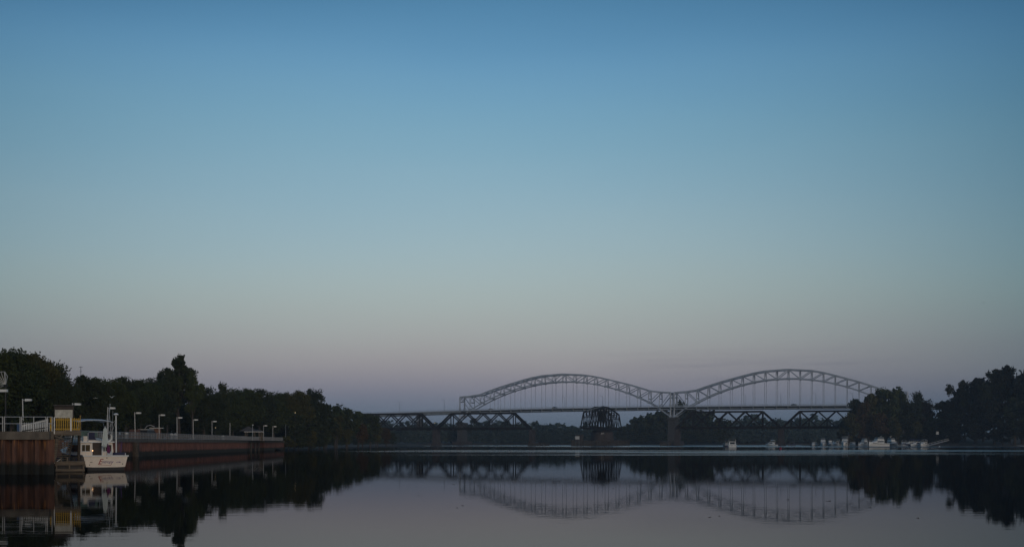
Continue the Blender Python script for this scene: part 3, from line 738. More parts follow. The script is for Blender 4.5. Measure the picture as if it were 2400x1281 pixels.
while x_ < 400:
    Zs = interp(x_, SH) + 7 + r_.uniform(0, 8)
    rows.append((1200 + x_ / Zs * FPX, Zs, 1008 + r_.uniform(-8, 10), 0.2)); rows.append((1200 + (x_ + 2) / Zs * FPX, Zs + 14, 996 + r_.uniform(-6, 8), 0.5)); x_ += 3.6
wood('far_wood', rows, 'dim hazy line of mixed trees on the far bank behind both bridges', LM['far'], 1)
rows = []
dome = [(1440, 1008), (1462, 992), (1480, 976), (1500, 962), (1520, 955), (1545, 945), (1565, 941), (1590, 938), (1620, 941), (1645, 943), (1660, 958), (1680, 968), (1710, 972)]
px = 1452
while px < 1705:
    rows.append((px, 1190 + r_.uniform(0, 15), interp(px, dome) + r_.uniform(-3, 5), 1.0)); px += 12
px = 1450
while px < 1710:
    rows.append((px, 1175 + r_.uniform(0, 8), interp(px, dome) * .5 + 510 + r_.uniform(-4, 6), 0.6))
    rows.append((px + 5, 1165 + r_.uniform(0, 8), 1012 + r_.uniform(-4, 6), 0.3)); px += 12
b = MB(); b.loft([[((p - 1200) / FPX * Z, Z, z) for Z, z in ((1150, -.5), (1162, .8), (1230, 2), (1330, 2))] for p in (1430, 1500, 1620, 1730)], False, False, closed=False)
tag(b.build('point_of_land', M['soil']), kind='structure')
wood('wooded_point', rows, 'tall dome of dark trees on the point behind the central bridge pier', LM['dark'], 7)

# undergrowth closing the view beneath the crowns
rows = []; px = -120
while px < 690:
    Z = interp(px, [(-120, 215), (150, 225), (300, 285), (420, 345), (540, 400), (690, 480)]) + r_.uniform(0, 8)
    rows.append((px, Z, HY - (6.0 + r_.uniform(-1, 1.5)) * FPX / Z, 2.0)); px += 14 if px < 300 else 10
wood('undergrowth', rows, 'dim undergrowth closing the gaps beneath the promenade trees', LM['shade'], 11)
rows = []
for k in range(150):
    f_ = k / 150; Z = 408 + 620 * f_ ** 1.3; xs = interp(Z, [(y, x) for x, y in LS[1:11]]) - 5 - r_.uniform(0, 5)
    rows.append((1200 + xs / Z * FPX, Z, HY - (r_.uniform(2.0, 5.5)) * FPX / Z, 0.3))
    if k % 2: rows.append((1200 + (xs - 12) / Z * FPX, Z, HY - (r_.uniform(6, 9)) * FPX / Z, 1.0))
wood('shore_undergrowth', rows, 'tangled low growth hanging over the left bank waterline', LM['dark'], 13)
rows = []
for k in range(60):
    px = 1985 + 245 * k / 60; Z = interp(px, [(1985, 893), (2010, 860), (2060, 842), (2140, 838), (2240, 822)]) + r_.uniform(4, 12)
    rows.append((px, Z, HY - r_.uniform(3.5, 8) * FPX / Z, 0.6))
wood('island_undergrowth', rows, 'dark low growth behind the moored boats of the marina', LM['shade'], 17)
# ------------------------------------------------------------------ near quay
def rust_mat(name, a, b_, zdark, zscale, streak=(0.55, 0.25, 0.08)):
    m = bpy.data.materials.new(name); m.use_nodes = True; t = m.node_tree; p = t.nodes['Principled BSDF']; p.inputs['Roughness'].default_value = 0.85
    n = lambda ty, **k: _node(t, ty, k); L = lambda q, qo, w_, wi: t.links.new(q.outputs[qo], w_.inputs[wi])
    g_ = n('ShaderNodeNewGeometry'); sp_ = n('ShaderNodeSeparateXYZ'); L(g_, 'Position', sp_, 0)
    mp_ = n('ShaderNodeMapping'); mp_.inputs['Scale'].default_value = (3.0, 3.0, 0.7); L(g_, 'Position', mp_, 0)
    no = n('ShaderNodeTexNoise'); no.inputs['Scale'].default_value = 1.0; no.inputs['Detail'].default_value = 6; L(mp_, 0, no, 0)
    r = n('ShaderNodeValToRGB'); L(no, 0, r, 0); r.color_ramp.elements[0].position = .35; r.color_ramp.elements[1].position = .68
    r.color_ramp.elements[0].color = (*a, 1); r.color_ramp.elements[1].color = (*b_, 1)
    # orange runs from the coping, thin and vertical
    mp3 = n('ShaderNodeMapping'); mp3.inputs['Scale'].default_value = (5.5, 5.5, 0.25); L(g_, 'Position', mp3, 0)
    n3 = n('ShaderNodeTexNoise'); n3.inputs['Scale'].default_value = 1.0; n3.inputs['Detail'].default_value = 3; L(mp3, 0, n3, 0)
    hz_ = n('ShaderNodeMapRange'); L(sp_, 'Z', hz_, 0); hz_.inputs[1].default_value = 1.5; hz_.inputs[2].default_value = 2.4; hz_.inputs[3].default_value = 0; hz_.inputs[4].default_value = 1
    s3 = n('ShaderNodeMapRange'); L(n3, 0, s3, 0); s3.inputs[1].default_value = .54; s3.inputs[2].default_value = .62
    m3 = n('ShaderNodeMath', operation='MULTIPLY'); L(hz_, 0, m3, 0); L(s3, 0, m3, 1)
    x1 = n('ShaderNodeMixRGB'); L(m3, 0, x1, 0); L(r, 0, x1, 1); x1.inputs[2].default_value = (*streak, 1)
    # weed and wet slime up to the tide line
    wz = n('ShaderNodeMath', operation='MULTIPLY_ADD'); L(no, 0, wz, 0); wz.inputs[1].default_value = 0.45; L(sp_, 'Z', wz, 2)
    tz = n('ShaderNodeMapRange'); L(wz, 0, tz, 0); tz.inputs[1].default_value = zdark; tz.inputs[2].default_value = zdark + zscale; tz.inputs[3].default_value = 1; tz.inputs[4].default_value = 0
    x2 = n('ShaderNodeMixRGB'); L(tz, 0, x2, 0); L(x1, 0, x2, 1); x2.inputs[2].default_value = (0.012, 0.014, 0.011, 1)
    L(x2, 0, p, 'Base Color'); return m
M['pile_rust'] = rust_mat('rusty_sheet_pile', (0.065, 0.034, 0.025), (0.155, 0.072, 0.045), 0.85, 0.30)
M['pile_far'] = rust_mat('red_rusty_sheet_pile', (0.088, 0.040, 0.030), (0.19, 0.080, 0.058), 0.85, 0.35, (0.20, 0.09, 0.05))
XQ, ZQ = -30.75, 88.0
quay = empty('near_quay_wall', (XQ, ZQ, 0), 0, 'near rusty sheet pile quay wall with concrete coping at the left edge', 'quay wall')
def pile_section(p, depth, z1):
    """one Z-shaped sheet pile, pitch p, facing -y"""
    prof = [(0, 0), (p * .16, 0), (p * .30, depth), (p * .66, depth), (p * .80, 0), (p, 0)]
    th = 0.03; b = MB()
    out = [(x, y) for x, y in prof] + [(x, y + th) for x, y in prof[::-1]]
    b.loft([[(x, y, -1.2) for x, y in out], [(x, y, z1) for x, y in out]]); return b
pm = pile_section(0.75, 0.38, 2.36).mesh('sheet_pile', M['pile_rust'])
for k in range(34): inst('sheet_pile', pm, quay, (-0.75 * (k + 1), 0.06, 0))
# side of the quay turning back to the recess
dv = Vector((-35.7 - XQ, 100 - ZQ, 0)); ang = math.atan2(dv.y, dv.x)
for k in range(int(dv.length / 0.75)):
    p = dv.normalized() * 0.75 * (k + 1); inst('sheet_pile', pm, quay, (p.x, p.y, 0), (0, 0, ang + math.pi))
dv2 = Vector((-56.3 + 35.7, 68, 0)); a2 = math.atan2(dv2.y, dv2.x)
for k in range(int(dv2.length / 0.75)):
    p = dv + dv2.normalized() * 0.75 * (k + 1); inst('sheet_pile', pm, quay, (p.x, p.y, 0), (0, 0, a2 + math.pi))
k0 = 0
for k in range(8):
    L_ = 3.2; MB().box((-L_ * (k + .5) + 0.12, 0.18, 2.59), (L_ - 0.02, 0.62, 0.54)).build('coping_block', M['coping'], quay)
MB().bar((0, 0.15, 2.59), (dv.x, dv.y, 2.59), 0.6, 0.535).build('coping_block', M['coping'], quay)
MB().bar((dv.x, dv.y, 2.55), (dv.x + dv2.x, dv.y + dv2.y, 2.45), 0.6, 0.5).build('coping_block', M['coping'], quay)
# railing panels along the near coping
def rail_panel(x0, x1, midpost, label):
    z = 2.862; H = 0.98; w_ = x1 - x0
    e = empty('railing_panel', (x0, ZQ + 0.22, z), 0, label, 'railing', 'white pipe railing panels on the near coping')
    pm_ = lambda x: MB().tube([(x, 0, 0), (x, 0, H)], 0.028, 8).build('post', M['galv'], e)
    pm_(0); pm_(w_)
    if midpost: pm_(w_ / 2)
    for h in (H - 0.02, H * 0.53): MB().tube([(0, 0, h), (w_, 0, h)], 0.026, 8).build('rail', M['galv'], e)
xp = lambda px: (px - 1200) / FPX * (ZQ + .22)
rail_panel(xp(-36), xp(6), False, 'pipe railing panel cut by the left frame edge')
rail_panel(xp(10), xp(47), False, 'pipe railing panel without mid post, left of the lamp')
rail_panel(xp(50.5), xp(107.5), True, 'widest pipe railing panel with a mid post in front of the picket ramp')
rail_panel(xp(111), xp(122), False, 'short pipe railing panel touching the yellow gate')
# white picket ramp behind
rmp = empty('picket_ramp', at(42, 97, None) + Vector((0, 0, 2.8)), 0.22, 'white picket fence of a ramp rising to the right behind the railing', 'fence')
pk = MB().box((0, 0, 0.42), (0.06, 0.03, 0.84)).mesh('picket', M['white_paint'])
for k in range(27):
    x = 0.08 * k; f_ = k / 26; inst('picket', pk, rmp, (x, 0, 0.30 * f_), (0, 0, 0), (0.5, 1, 0.62 + .30 * f_))
MB().bar((0, .03, .1), (2.1, .03, .42), .04).bar((0, .03, .48), (2.1, .03, .98), .04).build('rail', M['white_paint'], rmp)
MB().bar((0, -.06, .12), (2.1, -.06, .44), .07).build('handrail', M['black'], rmp)
for k in range(14): inst('picket', pk, rmp, (0.16 * k, 0.9, 0.12), (0, 0, 0), (.8, 1, .8))
bb = empty('blue_bin', at(45.5, 95.5, None) + Vector((0, 0, 2.8)), 0, 'small blue bin at the lower end of the white picket ramp', 'bin')
MB().box((0, 0, .3), (.24, .24, .6), 0, 1.15).build('body', mat('blue_plastic', (0.05, 0.10, 0.20), 0.5), bb)
MB().box((0, 0, .64), (.3, .3, .07)).build('lid', mat('blue_lid', (0.04, 0.08, 0.17), 0.5), bb)
# fan shaped sculpture on a mast
Zf = 118; fz = zh(903, Zf); fx = (13 - 1200) / FPX * Zf; s = Zf / FPX
fs = empty('fan_sculpture', (fx, Zf, 2.8), 0, 'ribbed metal fan on a dark mast at the left frame edge', 'sculpture')
MB().tube([(0, 0, 0), (0, 0, fz - 2.8)], 0.07, 8).build('mast', M['black'], fs)
cz = fz - 2.8; rim = []
for k, adeg in enumerate([78, 92, 106, 119, 131, 142, 158, 178, 196]):
    a_ = R(adeg); rl = (22 if k == 0 else 34 - abs(k - 3) * .8) * s
    tip = Vector((math.cos(a_) * rl, -0.25 * math.sin(k / 8 * 3.14), cz + math.sin(a_) * rl)); rim.append(tip)
    MB().bar((0, 0, cz), tip, 0.10, 0.03).build('rib', M['galv'], fs)
MB().tube(rim, 0.035, 6).build('rim', M['galv'], fs)
MB().lathe((0, 0, cz - .12), [(0.16, 0), (0.2, .12), (0.16, .24)], 12).build('hub', M['black'], fs)
MB().box((-0.14, -.1, zh(915, Zf) - 2.8), (18 * s, 0.35, 6 * s)).build('plate', M['white_paint'], fs)
# antenna mast
am = empty('antenna_mast', at(189.5, 240, None) + Vector((0, 0, 2.8)), 0, 'thin antenna mast rising out of the trees left of the gulls', 'antenna')
zt = zh(858, 240) - 2.8
MB().tube([(0, 0, 0), (0, 0, zt)], [.12, .05], 6).build('pole', M['steel_deck'], am)
MB().bar((-.35, 0, zt * .99), (.35, 0, zt * .99), .08).bar((-.25, 0, zt * .93), (.25, 0, zt * .93), .06).build('crossbar', M['steel_deck'], am)

# ------------------------------------------------------------------ far quay with railing and lamps
FQ = [(-56.3, 168), (-58.2, 204), (-64.8, 325), (-66.2, 325.5), (-68.3, 360), (-67.3, 360.4), (-68.7, 400), (-92, 404)]
fq = empty('far_quay_wall', (-56.3, 168, 0), 0, 'long red rusty sheet pile quay wall with pale coping receding behind the moored boat', 'quay wall')
def seg_mb(p, q, fn):
    pass
for i, (p, q) in enumerate(zip(FQ, FQ[1:])):
    P_, Q_ = Vector((*p, 0)), Vector((*q, 0)); d = Q_ - P_; n_ = max(1, int(d.length / 1.0)); u = d.normalized(); nn = Vector((-u.y, u.x, 0))
    b = MB(); low, hi = [], []
    for k in range(n_):
        for f_, dp in ((0, 0), (.16, 0), (.32, .32), (.66, .32), (.82, 0)):
            x = P_ + u * ((k + f_) / n_ * d.length) + nn * dp - Vector((*FQ[0], 0)); low.append((x.x, x.y, -1.2)); hi.append((x.x, x.y, 2.25))
    x = Q_ - Vector((*FQ[0], 0)); low.append((x.x, x.y, -1.2)); hi.append((x.x, x.y, 2.25))
    b.loft([low, hi], False, False, closed=False)
    o = b.build('sheet_piling', M['pile_far'], fq); o['kind'] = 'stuff'
    m_ = int(max(1, d.length // 12))
    for k in range(m_):
        a_ = P_ + d * (k / m_) + nn * .2 - Vector((*FQ[0], 0)); b_ = P_ + d * ((k + 1) / m_) + nn * .2 - Vector((*FQ[0], 0)) - u * 0.03
        MB().bar((a_.x, a_.y, 2.46), (b_.x, b_.y, 2.46), 0.75, 0.52).build('coping_block', M['coping'], fq)
# timber fender piles and dark stains on the far wall
for k, px_ in enumerate((318, 412, 425, 436, 588, 598, 606)):
    Zp = interp(px_, [(200, 175), (317, 204), (415, 245), (500, 288), (580, 325), (610, 358), (667, 398)])
    Xp = (px_ - 1200) / FPX * Zp
    o = MB().tube([(0, 0, -1), (0, 0, 2.2 if k in (0, 4, 5, 6) else 1.35)], 0.28 if k else 0.55, 7).build('fender_pile', M['wood_dark'], None, loc=(Xp + .1, Zp - .35, 0))
    tag(o, ['thick dark timber pile against the wall just right of the moored boat', 'short dark fender pile below the third lamp past the boat', 'short dark fender pile, second of three below the third and fourth lamps', 'short dark fender pile, third of three below the third and fourth lamps',
            'dark fender pile in the recess below the gazebo, left', 'dark fender pile in the recess below the gazebo, middle', 'dark fender pile in the recess below the gazebo, right'][k], 'pile', 'timber fender piles on the far quay')
fr_ = empty('quay_railing', (-56.3, 168, 2.72), 0, 'long pale railing running along the far quay wall', 'railing')
O_ = Vector((-56.3, 168, 0))
pmesh = MB().tube([(0, 0, 0), (0, 0, 1.0)], 0.045, 6).mesh('post', M['rail_dull'])
bal = MB()
for i, (p, q) in enumerate(zip(FQ[:-1], FQ[1:-1])):
    P_, Q_ = Vector((*p, 0)), Vector((*q, 0)); d = Q_ - P_; u = d.normalized(); nn = Vector((-u.y, u.x, 0)) * .25
    P_ = P_ - O_ + nn; Q_ = Q_ - O_ + nn
    for h in (1.0, 0.58, 0.08): MB().bar(P_ + Vector((0, 0, h)), Q_ + Vector((0, 0, h)), 0.06).build('rail', M['rail_dull'], fr_)
    for k in range(int(d.length / 2.0) + 1): inst('post', pmesh, fr_, P_ + u * (k * 2.0))
    for k in range(int(d.length / 0.5)): bal.box(P_ + u * (k * .5) + Vector((0, 0, .54)), (0.035, 0.035, .9))
o = bal.build('baluster', M['rail_dull'], fr_); o['kind'] = 'stuff'
# promenade lamps
lr_ = random.Random(8)
lp_pole = MB().tube([(0, 0, 0), (0, 0, 4.25)], [0.075, 0.06], 8).mesh('pole', M['galv'])
lp_arm = MB().bar((0, 0, 4.12), (0.34, 0, 4.12), 0.07).mesh('arm', M['galv'])
lp_head = MB().loft([[(0.32, -.17, 3.98), (0.32, .17, 3.98), (0.32, .14, 4.25), (0.32, -.14, 4.25)], [(1.02, -.15, 4.0), (1.02, .15, 4.0), (1.02, .12, 4.22), (1.02, -.12, 4.22)]]).mesh('lamp_head', M['white_paint'])
for px_, Zl, rz, lab in [(55, 147, 0, 'leftmost promenade lamp, behind the picket ramp'), (168, 160, 0, 'promenade lamp half hidden behind the sign board'), (252.5, 180, 0, 'promenade lamp seen between the antennas of the moored boat'),
                     (317, 208, 0, 'first promenade lamp right of the moored boat'), (373, 228, 0, 'promenade lamp in front of the brown kiosk'), (415, 253, 0, 'promenade lamp right of the kiosk'),
                     (453, 273, 0, 'promenade lamp below the tallest open-crowned tree'), (497, 293, 0, 'promenade lamp left of the bare pole'),
                     (592, 345, -1.35, 'promenade lamp in front of the gazebo facing the viewer'), (618, 370, 0, 'second last promenade lamp beside the gazebo'), (639, 379, 0, 'last promenade lamp at the quay end')]:
    l = empty('promenade_lamp', at(px_, Zl, None) + Vector((0, 0, 2.68)), rz + lr_.uniform(-.12, .12), lab, 'street lamp', 'lamps along the promenade'); l.rotation_euler[0] = lr_.uniform(-.02, .02); l.rotation_euler[1] = lr_.uniform(-.022, .022); l.scale = (1, 1, lr_.uniform(.985, 1.02))
    inst('pole', lp_pole, l); inst('arm', lp_arm, l); inst('lamp_head', lp_head, l)
for px_, Zl, h_, lab in ((539, 322, 4.3, 'bare grey pole without a lamp head between promenade lamps'), (669.5, 402, 5.0, 'thin dark pole at the far end of the quay wall')):
    o = MB().tube([(0, 0, 0), (0, 0, h_)], [.08, .06], 8).build('pole', M['galv'] if px_ < 600 else M['steel_deck'], None, loc=at(px_, Zl, None) + Vector((0, 0, 2.68))); tag(o, lab, 'pole')
# gazebo
gz_ = empty('gazebo', at(594, 362, None) + Vector((0.0, 0, 2.7)), 0.1, 'dark open-sided gazebo with a low hipped roof near the end of the quay', 'gazebo')
M['shingle'] = mat('grey_shingles', (0.085, 0.08, 0.078), 0.9, 0.25, 1.5)
b = MB()
def hip(b, cx, cy, hx, hy, z0, z1, rx):
    b.v += [(cx-hx, cy-hy, z0), (cx+hx, cy-hy, z0), (cx+hx, cy+hy, z0), (cx-hx, cy+hy, z0), (cx-rx, cy, z1), (cx+rx, cy, z1)]; n = len(b.v) - 6
    b.f += [(n, n+1, n+5, n+4), (n+1, n+2, n+5), (n+2, n+3, n+4, n+5), (n+3, n, n+4), (n+3, n+2, n+1, n)]
hip(b, 0.3, 0, 2.6, 2.2, 2.45, 3.0, 1.2); hip(b, -1.5, 2, 2.4, 2.0, 2.6, 3.9, 0.1)
b.build('roof', M['shingle'], gz_)
MB().box((0.3, -2.2, 2.4), (5.2, .08, .12)).build('fascia', M['white_paint'], gz_)
pmm = MB().box((0, 0, 1.22), (.16, .16, 2.44)).mesh('post', M['wood'])
for x in (-2.0, 0.4, 1.7, 2.4):
    for y in (-1.9, 1.9): inst('post', pmm, gz_, (x, y, 0))
# kiosk, wall, truck
ks = empty('kiosk', at(366, 243, None) + Vector((0, 0, 2.7)), 0.15, 'small brown ribbed kiosk with a flat grey roof behind a promenade lamp', 'kiosk')
for k in range(7): MB().box((-0.72 + .24 * k, -.6, 1.0), (.21, .08, 2.0)).build('plank', mat('brown_boards', (0.17, 0.085, 0.055), 0.8, 0.35, 4) if k == 0 else bpy.data.materials['brown_boards'], ks)
MB().box((0, 0, 1.0), (1.6, 1.1, 2.0)).build('wall', bpy.data.materials['brown_boards'], ks)
MB().box((0.1, -.1, 2.1), (2.4, 1.8, .14)).build('roof', M['galv'], ks)
MB().tube([(-2.0, 0, 2.0), (-1.6, 0, 2.5), (-1.0, 0, 2.65), (-.3, 0, 2.35)], .07, 6).build('curved_arm', M['galv'], ks)
bw = tag(MB().box((0, 0, 0.9), (1.9, .3, 1.8)).build('brown_wall', mat('brown_wall', (0.11, 0.06, 0.05), 0.9, .3, 2), None, loc=at(316, 236, None) + Vector((0, 0, 2.7))), 'low dull brown wall behind the first lamp past the boat', 'wall')
van = empty('parked_van', at(345, 240, None) + Vector((0, 0, 2.7)), 1.45, 'dark parked van with a pale roof left of the brown kiosk', 'van')
MB().loft([[(-2.2, -.9, .35), (-2.2, .9, .35), (-2.2, .85, 1.7), (-2.2, -.85, 1.7)], [(1.2, -.9, .35), (1.2, .9, .35), (1.2, .85, 1.75), (1.2, -.85, 1.75)], [(2.3, -.85, .4), (2.3, .85, .4), (2.3, .8, 1.0), (2.3, -.8, 1.0)]]).build('body', M['car_dark'], van)
MB().box((-.6, 0, 1.8), (3.2, 1.7, .1)).build('roof', M['white_paint'], van)
wm = MB().tube([(0, -.12, 0), (0, .12, 0)], .36, 12).mesh('wheel', M['black'])
for x in (-1.5, 1.4):
    for y in (-.85, .85): inst('wheel', wm, van, (x, y, .36))
for px_, Z_, lab in ((296, 225, 'pale rounded litter bin behind the railing just right of the boat'), (402, 250, 'pale round-topped litter bin right of the kiosk'), (523, 315, 'small pale litter bin left of the bare pole'), (411, 252, 'low pale bin beside the third lamp past the boat')):
    e = empty('litter_bin', at(px_, Z_, None) + Vector((0, 0, 2.68)), 0, lab, 'bin', 'litter bins on the promenade')
    MB().lathe((0, 0, 0), [(.26, 0), (.3, .9)], 12).build('body', M['steel_deck'], e); MB().lathe((0, 0, .9), [(.34, 0), (.3, .2), (.12, .34)], 12).build('lid', M['white_paint'], e)
# lit lamps seen through the trees
M['lit'] = mat('lit_bulb', (1, .9, .7), 0.5, 0, emit=((1.0, .70, .35), 1.0))
for px_, y_, Z_, r_b, lab in ((692, 967, 400, .10, 'lit lamp shining among the trees past the end of the quay'), (1019, 991, 1085, .22, 'lit lamp on the far bank under the road bridge'), (505, 1002, 300, .07, 'tiny lit lamp under the trees left of the bare pole')):
    e = empty('lit_lamp', at(px_, Z_, None) + Vector((0, 0, 1.0)), 0, lab, 'lamp')
    z_ = zh(y_, Z_) - 1.0
    MB().tube([(0, 0, 0), (0, 0, z_)], .05, 6).build('pole', M['black'], e)
    MB().lathe((0, 0, z_), [(r_b * .4, 0), (r_b, r_b * .7), (r_b * .4, r_b * 1.5)], 10).build('bulb', M['lit'], e)

# ------------------------------------------------------------------ yellow platform, stair and dock
ZP = 98.4; AR = R(17.5); PFO = at(154, ZP, None); rot_ = lambda x, y, z=0: Vector((PFO.x + x * math.cos(AR) - y * math.sin(AR), PFO.y + x * math.sin(AR) + y * math.cos(AR), z)); pf = empty('stair_platform', rot_(0, 0, 3.0), AR, 'timber platform with a yellow picket gate above the dock stairs', 'platform')
PW = 2.09
for k in range(9): MB().box((0, .12 + .235 * k, -0.03), (PW + .1, .22, .05)).build('plank', M['wood'], pf)
MB().box((0, 0.03, -.2), (PW + .06, .06, .27)).build('fascia_beam', M['wood'], pf)
for x in (-PW/2 + .1, 0, PW/2 - .1): MB().box((x, 1.1, -.2), (.08, 2.0, .26)).build('joist', M['wood_dark'], pf)
for x in (-PW/2 + .12, PW/2 - .12):
    for y in ((.3, 1.9) if x < 0 else (1.95,)): MB().tube([(x, y, -.33), (x + (.1 if x < 0 else -.05), y, -4.2)], .11, 8).build('support_pile', M['wood_dark'], pf)
sl_ = MB().box((0, 0, .5), (.078, .03, .98)).mesh('picket', M['yellow'])
for k in range(11): inst('picket', sl_, pf, (-PW/2 + .42 + .155 * k, 0.0, 0), (0, 0, 0), (1, 1, .93 + .02 * ((k * 7) % 3)))
MB().box((-PW/2 + .03, 0, .5), (.17, .08, 1.04)).build('gate_post', M['yellow'], pf)
MB().box((-PW/2 + .25, -.05, .38), (.07, .05, 1.25)).build('pale_post', M['white_paint'], pf)
MB().box((PW/2 - .68, -.03, .47), (.1, .035, .97)).build('pale_picket', M['white_paint'], pf)
for h in (.12, .82): MB().box((0.1, .04, h), (PW - .2, .04, .09)).build('rail', M['yellow'], pf)
for k in range(8): inst('picket', sl_, pf, (PW/2 - .02, .1 + .25 * k, .06 + (.05 if k > 1 else 0)), (0, 0, 1.57), (1, 1, 1.0))
MB().box((PW/2 - .02, 1.0, 1.08), (.05, 2.0, .12)).build('top_rail', M['yellow'], pf)
sb = empty('notice_cabinet', rot_(-.12, .05, 3.0), AR, 'dark notice cabinet with a blank white panel above the yellow gate', 'notice board')
zb0 = zh(979, ZP) - 3.0; zb1 = zh(959, ZP) - 3.0; zb2 = zh(950, ZP) - 3.0
MB().box((0, .36, (zb0 + zb2) / 2), (1.37, .5, zb2 - zb0 + .02)).build('cabinet', mat('dark_brown_cabinet', (0.055, 0.045, 0.04), .8, .2, 3), sb)
MB().box((-.02, .09, (zb0 + zb1) / 2), (1.24, .05, zb1 - zb0 - .03)).build('panel', mat('weathered_white_panel', (.50, .49, .42), .8, .22, 3.5), sb)
MB().box((0, .25, zb2 + .03), (1.48, .7, .06)).build('roof', M['shingle'], sb)
for x in (-.6, .6): MB().box((x, .3, zb0 / 2), (.09, .09, zb0)).build('post', M['wood_dark'], sb)
st = empty('dock_stairs', rot_(-.28, .95, .72), AR, 'steep timber stairs leading down from the yellow gate to the floating dock', 'stairs')
for k in range(14):
    MB().box((-.15 + .022 * k, -1.0 + .15 * k, .16 * k), (1.25, .2, .045)).build('tread', M['wood'], st)
for x in (-.8, .5): MB().bar((x, -1.1, -.05), (x + .3, 1.0, 2.15), .06, .24).build('stringer', M['wood_dark'], st)
MB().bar((-.95, -1.15, .8), (.25, -.9, 2.2), .1).build('brace', M['wood'], st)
for (pxa, ya, pxb, yb, r_p, lab) in ((134, 1021, 121, 1108, .14, 'leaning thick grey timber pile beside the dock stairs'), (119, 1030, 117, 1108, .11, 'upright dark timber pile at the corner of the near quay'), (131, 1045, 115, 1075, .07, 'short slanting timber strut beside the leaning pile'), (128, 1022, 148, 1028, .05, 'broken horizontal timber under the yellow platform')):
    Zk = 97.3 if r_p > .08 else 97.0
    pa = at(pxa, Zk, ya); pb = at(pxb, Zk, yb); o = MB().tube([pa, (pa + pb) / 2 + Vector((.04, 0, 0)), pb], [r_p * .85, r_p, r_p * 1.1], 8).build('timber_pile', M['wood'] if r_p != .11 else M['wood_dark'])
    tag(o, lab, 'timber', 'loose timbers around the dock stairs')
dk = empty('floating_dock', at(164.5, 96.6, None), R(18.2), 'small weathered floating dock left of the moored boat', 'dock')
DW = 2.02
MB().box((0, .04, .60), (DW, .08, .25)).build('top_beam', M['wood'], dk)
MB().box((0, .04, .12), (DW, .08, .18)).build('bottom_beam', M['wood'], dk)
for x in (-DW/2 + .08, -.05, DW/2 - .08): MB().box((x, .03, .35), (.1, .06, .3)).build('post', M['wood'], dk)
for x in (-DW/2, DW/2): MB().box((x, .9, .55), (.06, 1.7, .3)).build('side_beam', M['wood'], dk)
for k in range(8): MB().box((0, .1 + .225 * k, .745), (DW + .04, .2, .04)).build('plank', M['wood'], dk)
MB().box((0, .95, .25), (DW - .3, 1.4, .5)).build('float', M['black'], dk)
for x in (-.62, -.2): MB().tube([(x, .25, .76), (x, .25, 1.05)], .06, 8).build('bollard', M['wood'], dk)
MB().tube([(-1.25, -.05, .35), (-1.1, .1, .62), (-.85, .2, .80), (-.62, .25, .95)], .022, 6).build('rope', M['white_paint'], dk)

# ------------------------------------------------------------------ the moored boat
M['cream'] = mat('cream_gelcoat', (0.80, 0.71, 0.60), 0.45, 0.08, 2.0)
M['cabin_glass'] = mat('amber_dark_glass', (0.07, 0.05, 0.02), 0.12, 0.2, 2.0)
M['dark_opening'] = mat('doorway_shadow_brown', (0.045, 0.032, 0.024), 0.7, 0.3, 3.0)
M['canvas'] = mat('pale_canvas', (0.55, 0.60, 0.64), 0.85, 0.1, 5.0)
M['canvas_u'] = mat('umbrella_canvas', (0.60, 0.66, 0.63), 0.85, 0.12, 6.0, stretch=(6, 6, .4))
M['navy'] = mat('navy_cover', (0.03, 0.035, 0.08), 0.8, 0.2, 3.0)
M['red_text'] = mat('red_lettering', (0.30, 0.02, 0.03), 0.6, 0.1)
M['violet_text'] = mat('violet_lettering', (0.12, 0.07, 0.22), 0.6, 0.1)
bt = empty('moored_boat', at(248, 102.0, None), R(34.5), 'cream white cabin cruiser seen from astern with furled parasol and bimini at the dock', 'boat')
secs = []
for y, wt, wb, zt_, zb_, zk in ((0, 1.70, 1.50, 1.08, .26, .20), (2.5, 1.78, 1.55, 1.12, .15, -.05), (5.5, 1.70, 1.35, 1.25, .12, -.25), (7.8, 1.2, .75, 1.45, .15, -.25), (9.2, .5, .22, 1.62, .3, -.1), (9.8, .05, .03, 1.70, .6, .5)):
    secs.append([(-wt, y, zt_), (-wb, y, zb_), (0, y, zk), (wb, y, zb_), (wt, y, zt_), (0, y, zt_ + .02)])
MB().loft(secs).build('hull', M['cream'], bt)
MB().box((0, 0.12, .08), (2.8, .3, .30)).build('transom_shadow_box', M['black'], bt)  # black box standing in for the shadow gap under the transom
gw = MB(); ptl = [(-s_[0][0] * -1, s_[0][1], s_[0][2]) for s_ in secs]
for sg_ in (-1, 1): gw.tube([(sg_ * abs(s_[0][0]), s_[0][1], s_[0][2] + .02) for s_ in secs], .055, 6)
gw.build('gunwale', M['white'], bt)
MB().box((0, 0.0, 1.10), (3.52, .16, .10)).build('transom_cap', M['white'], bt)
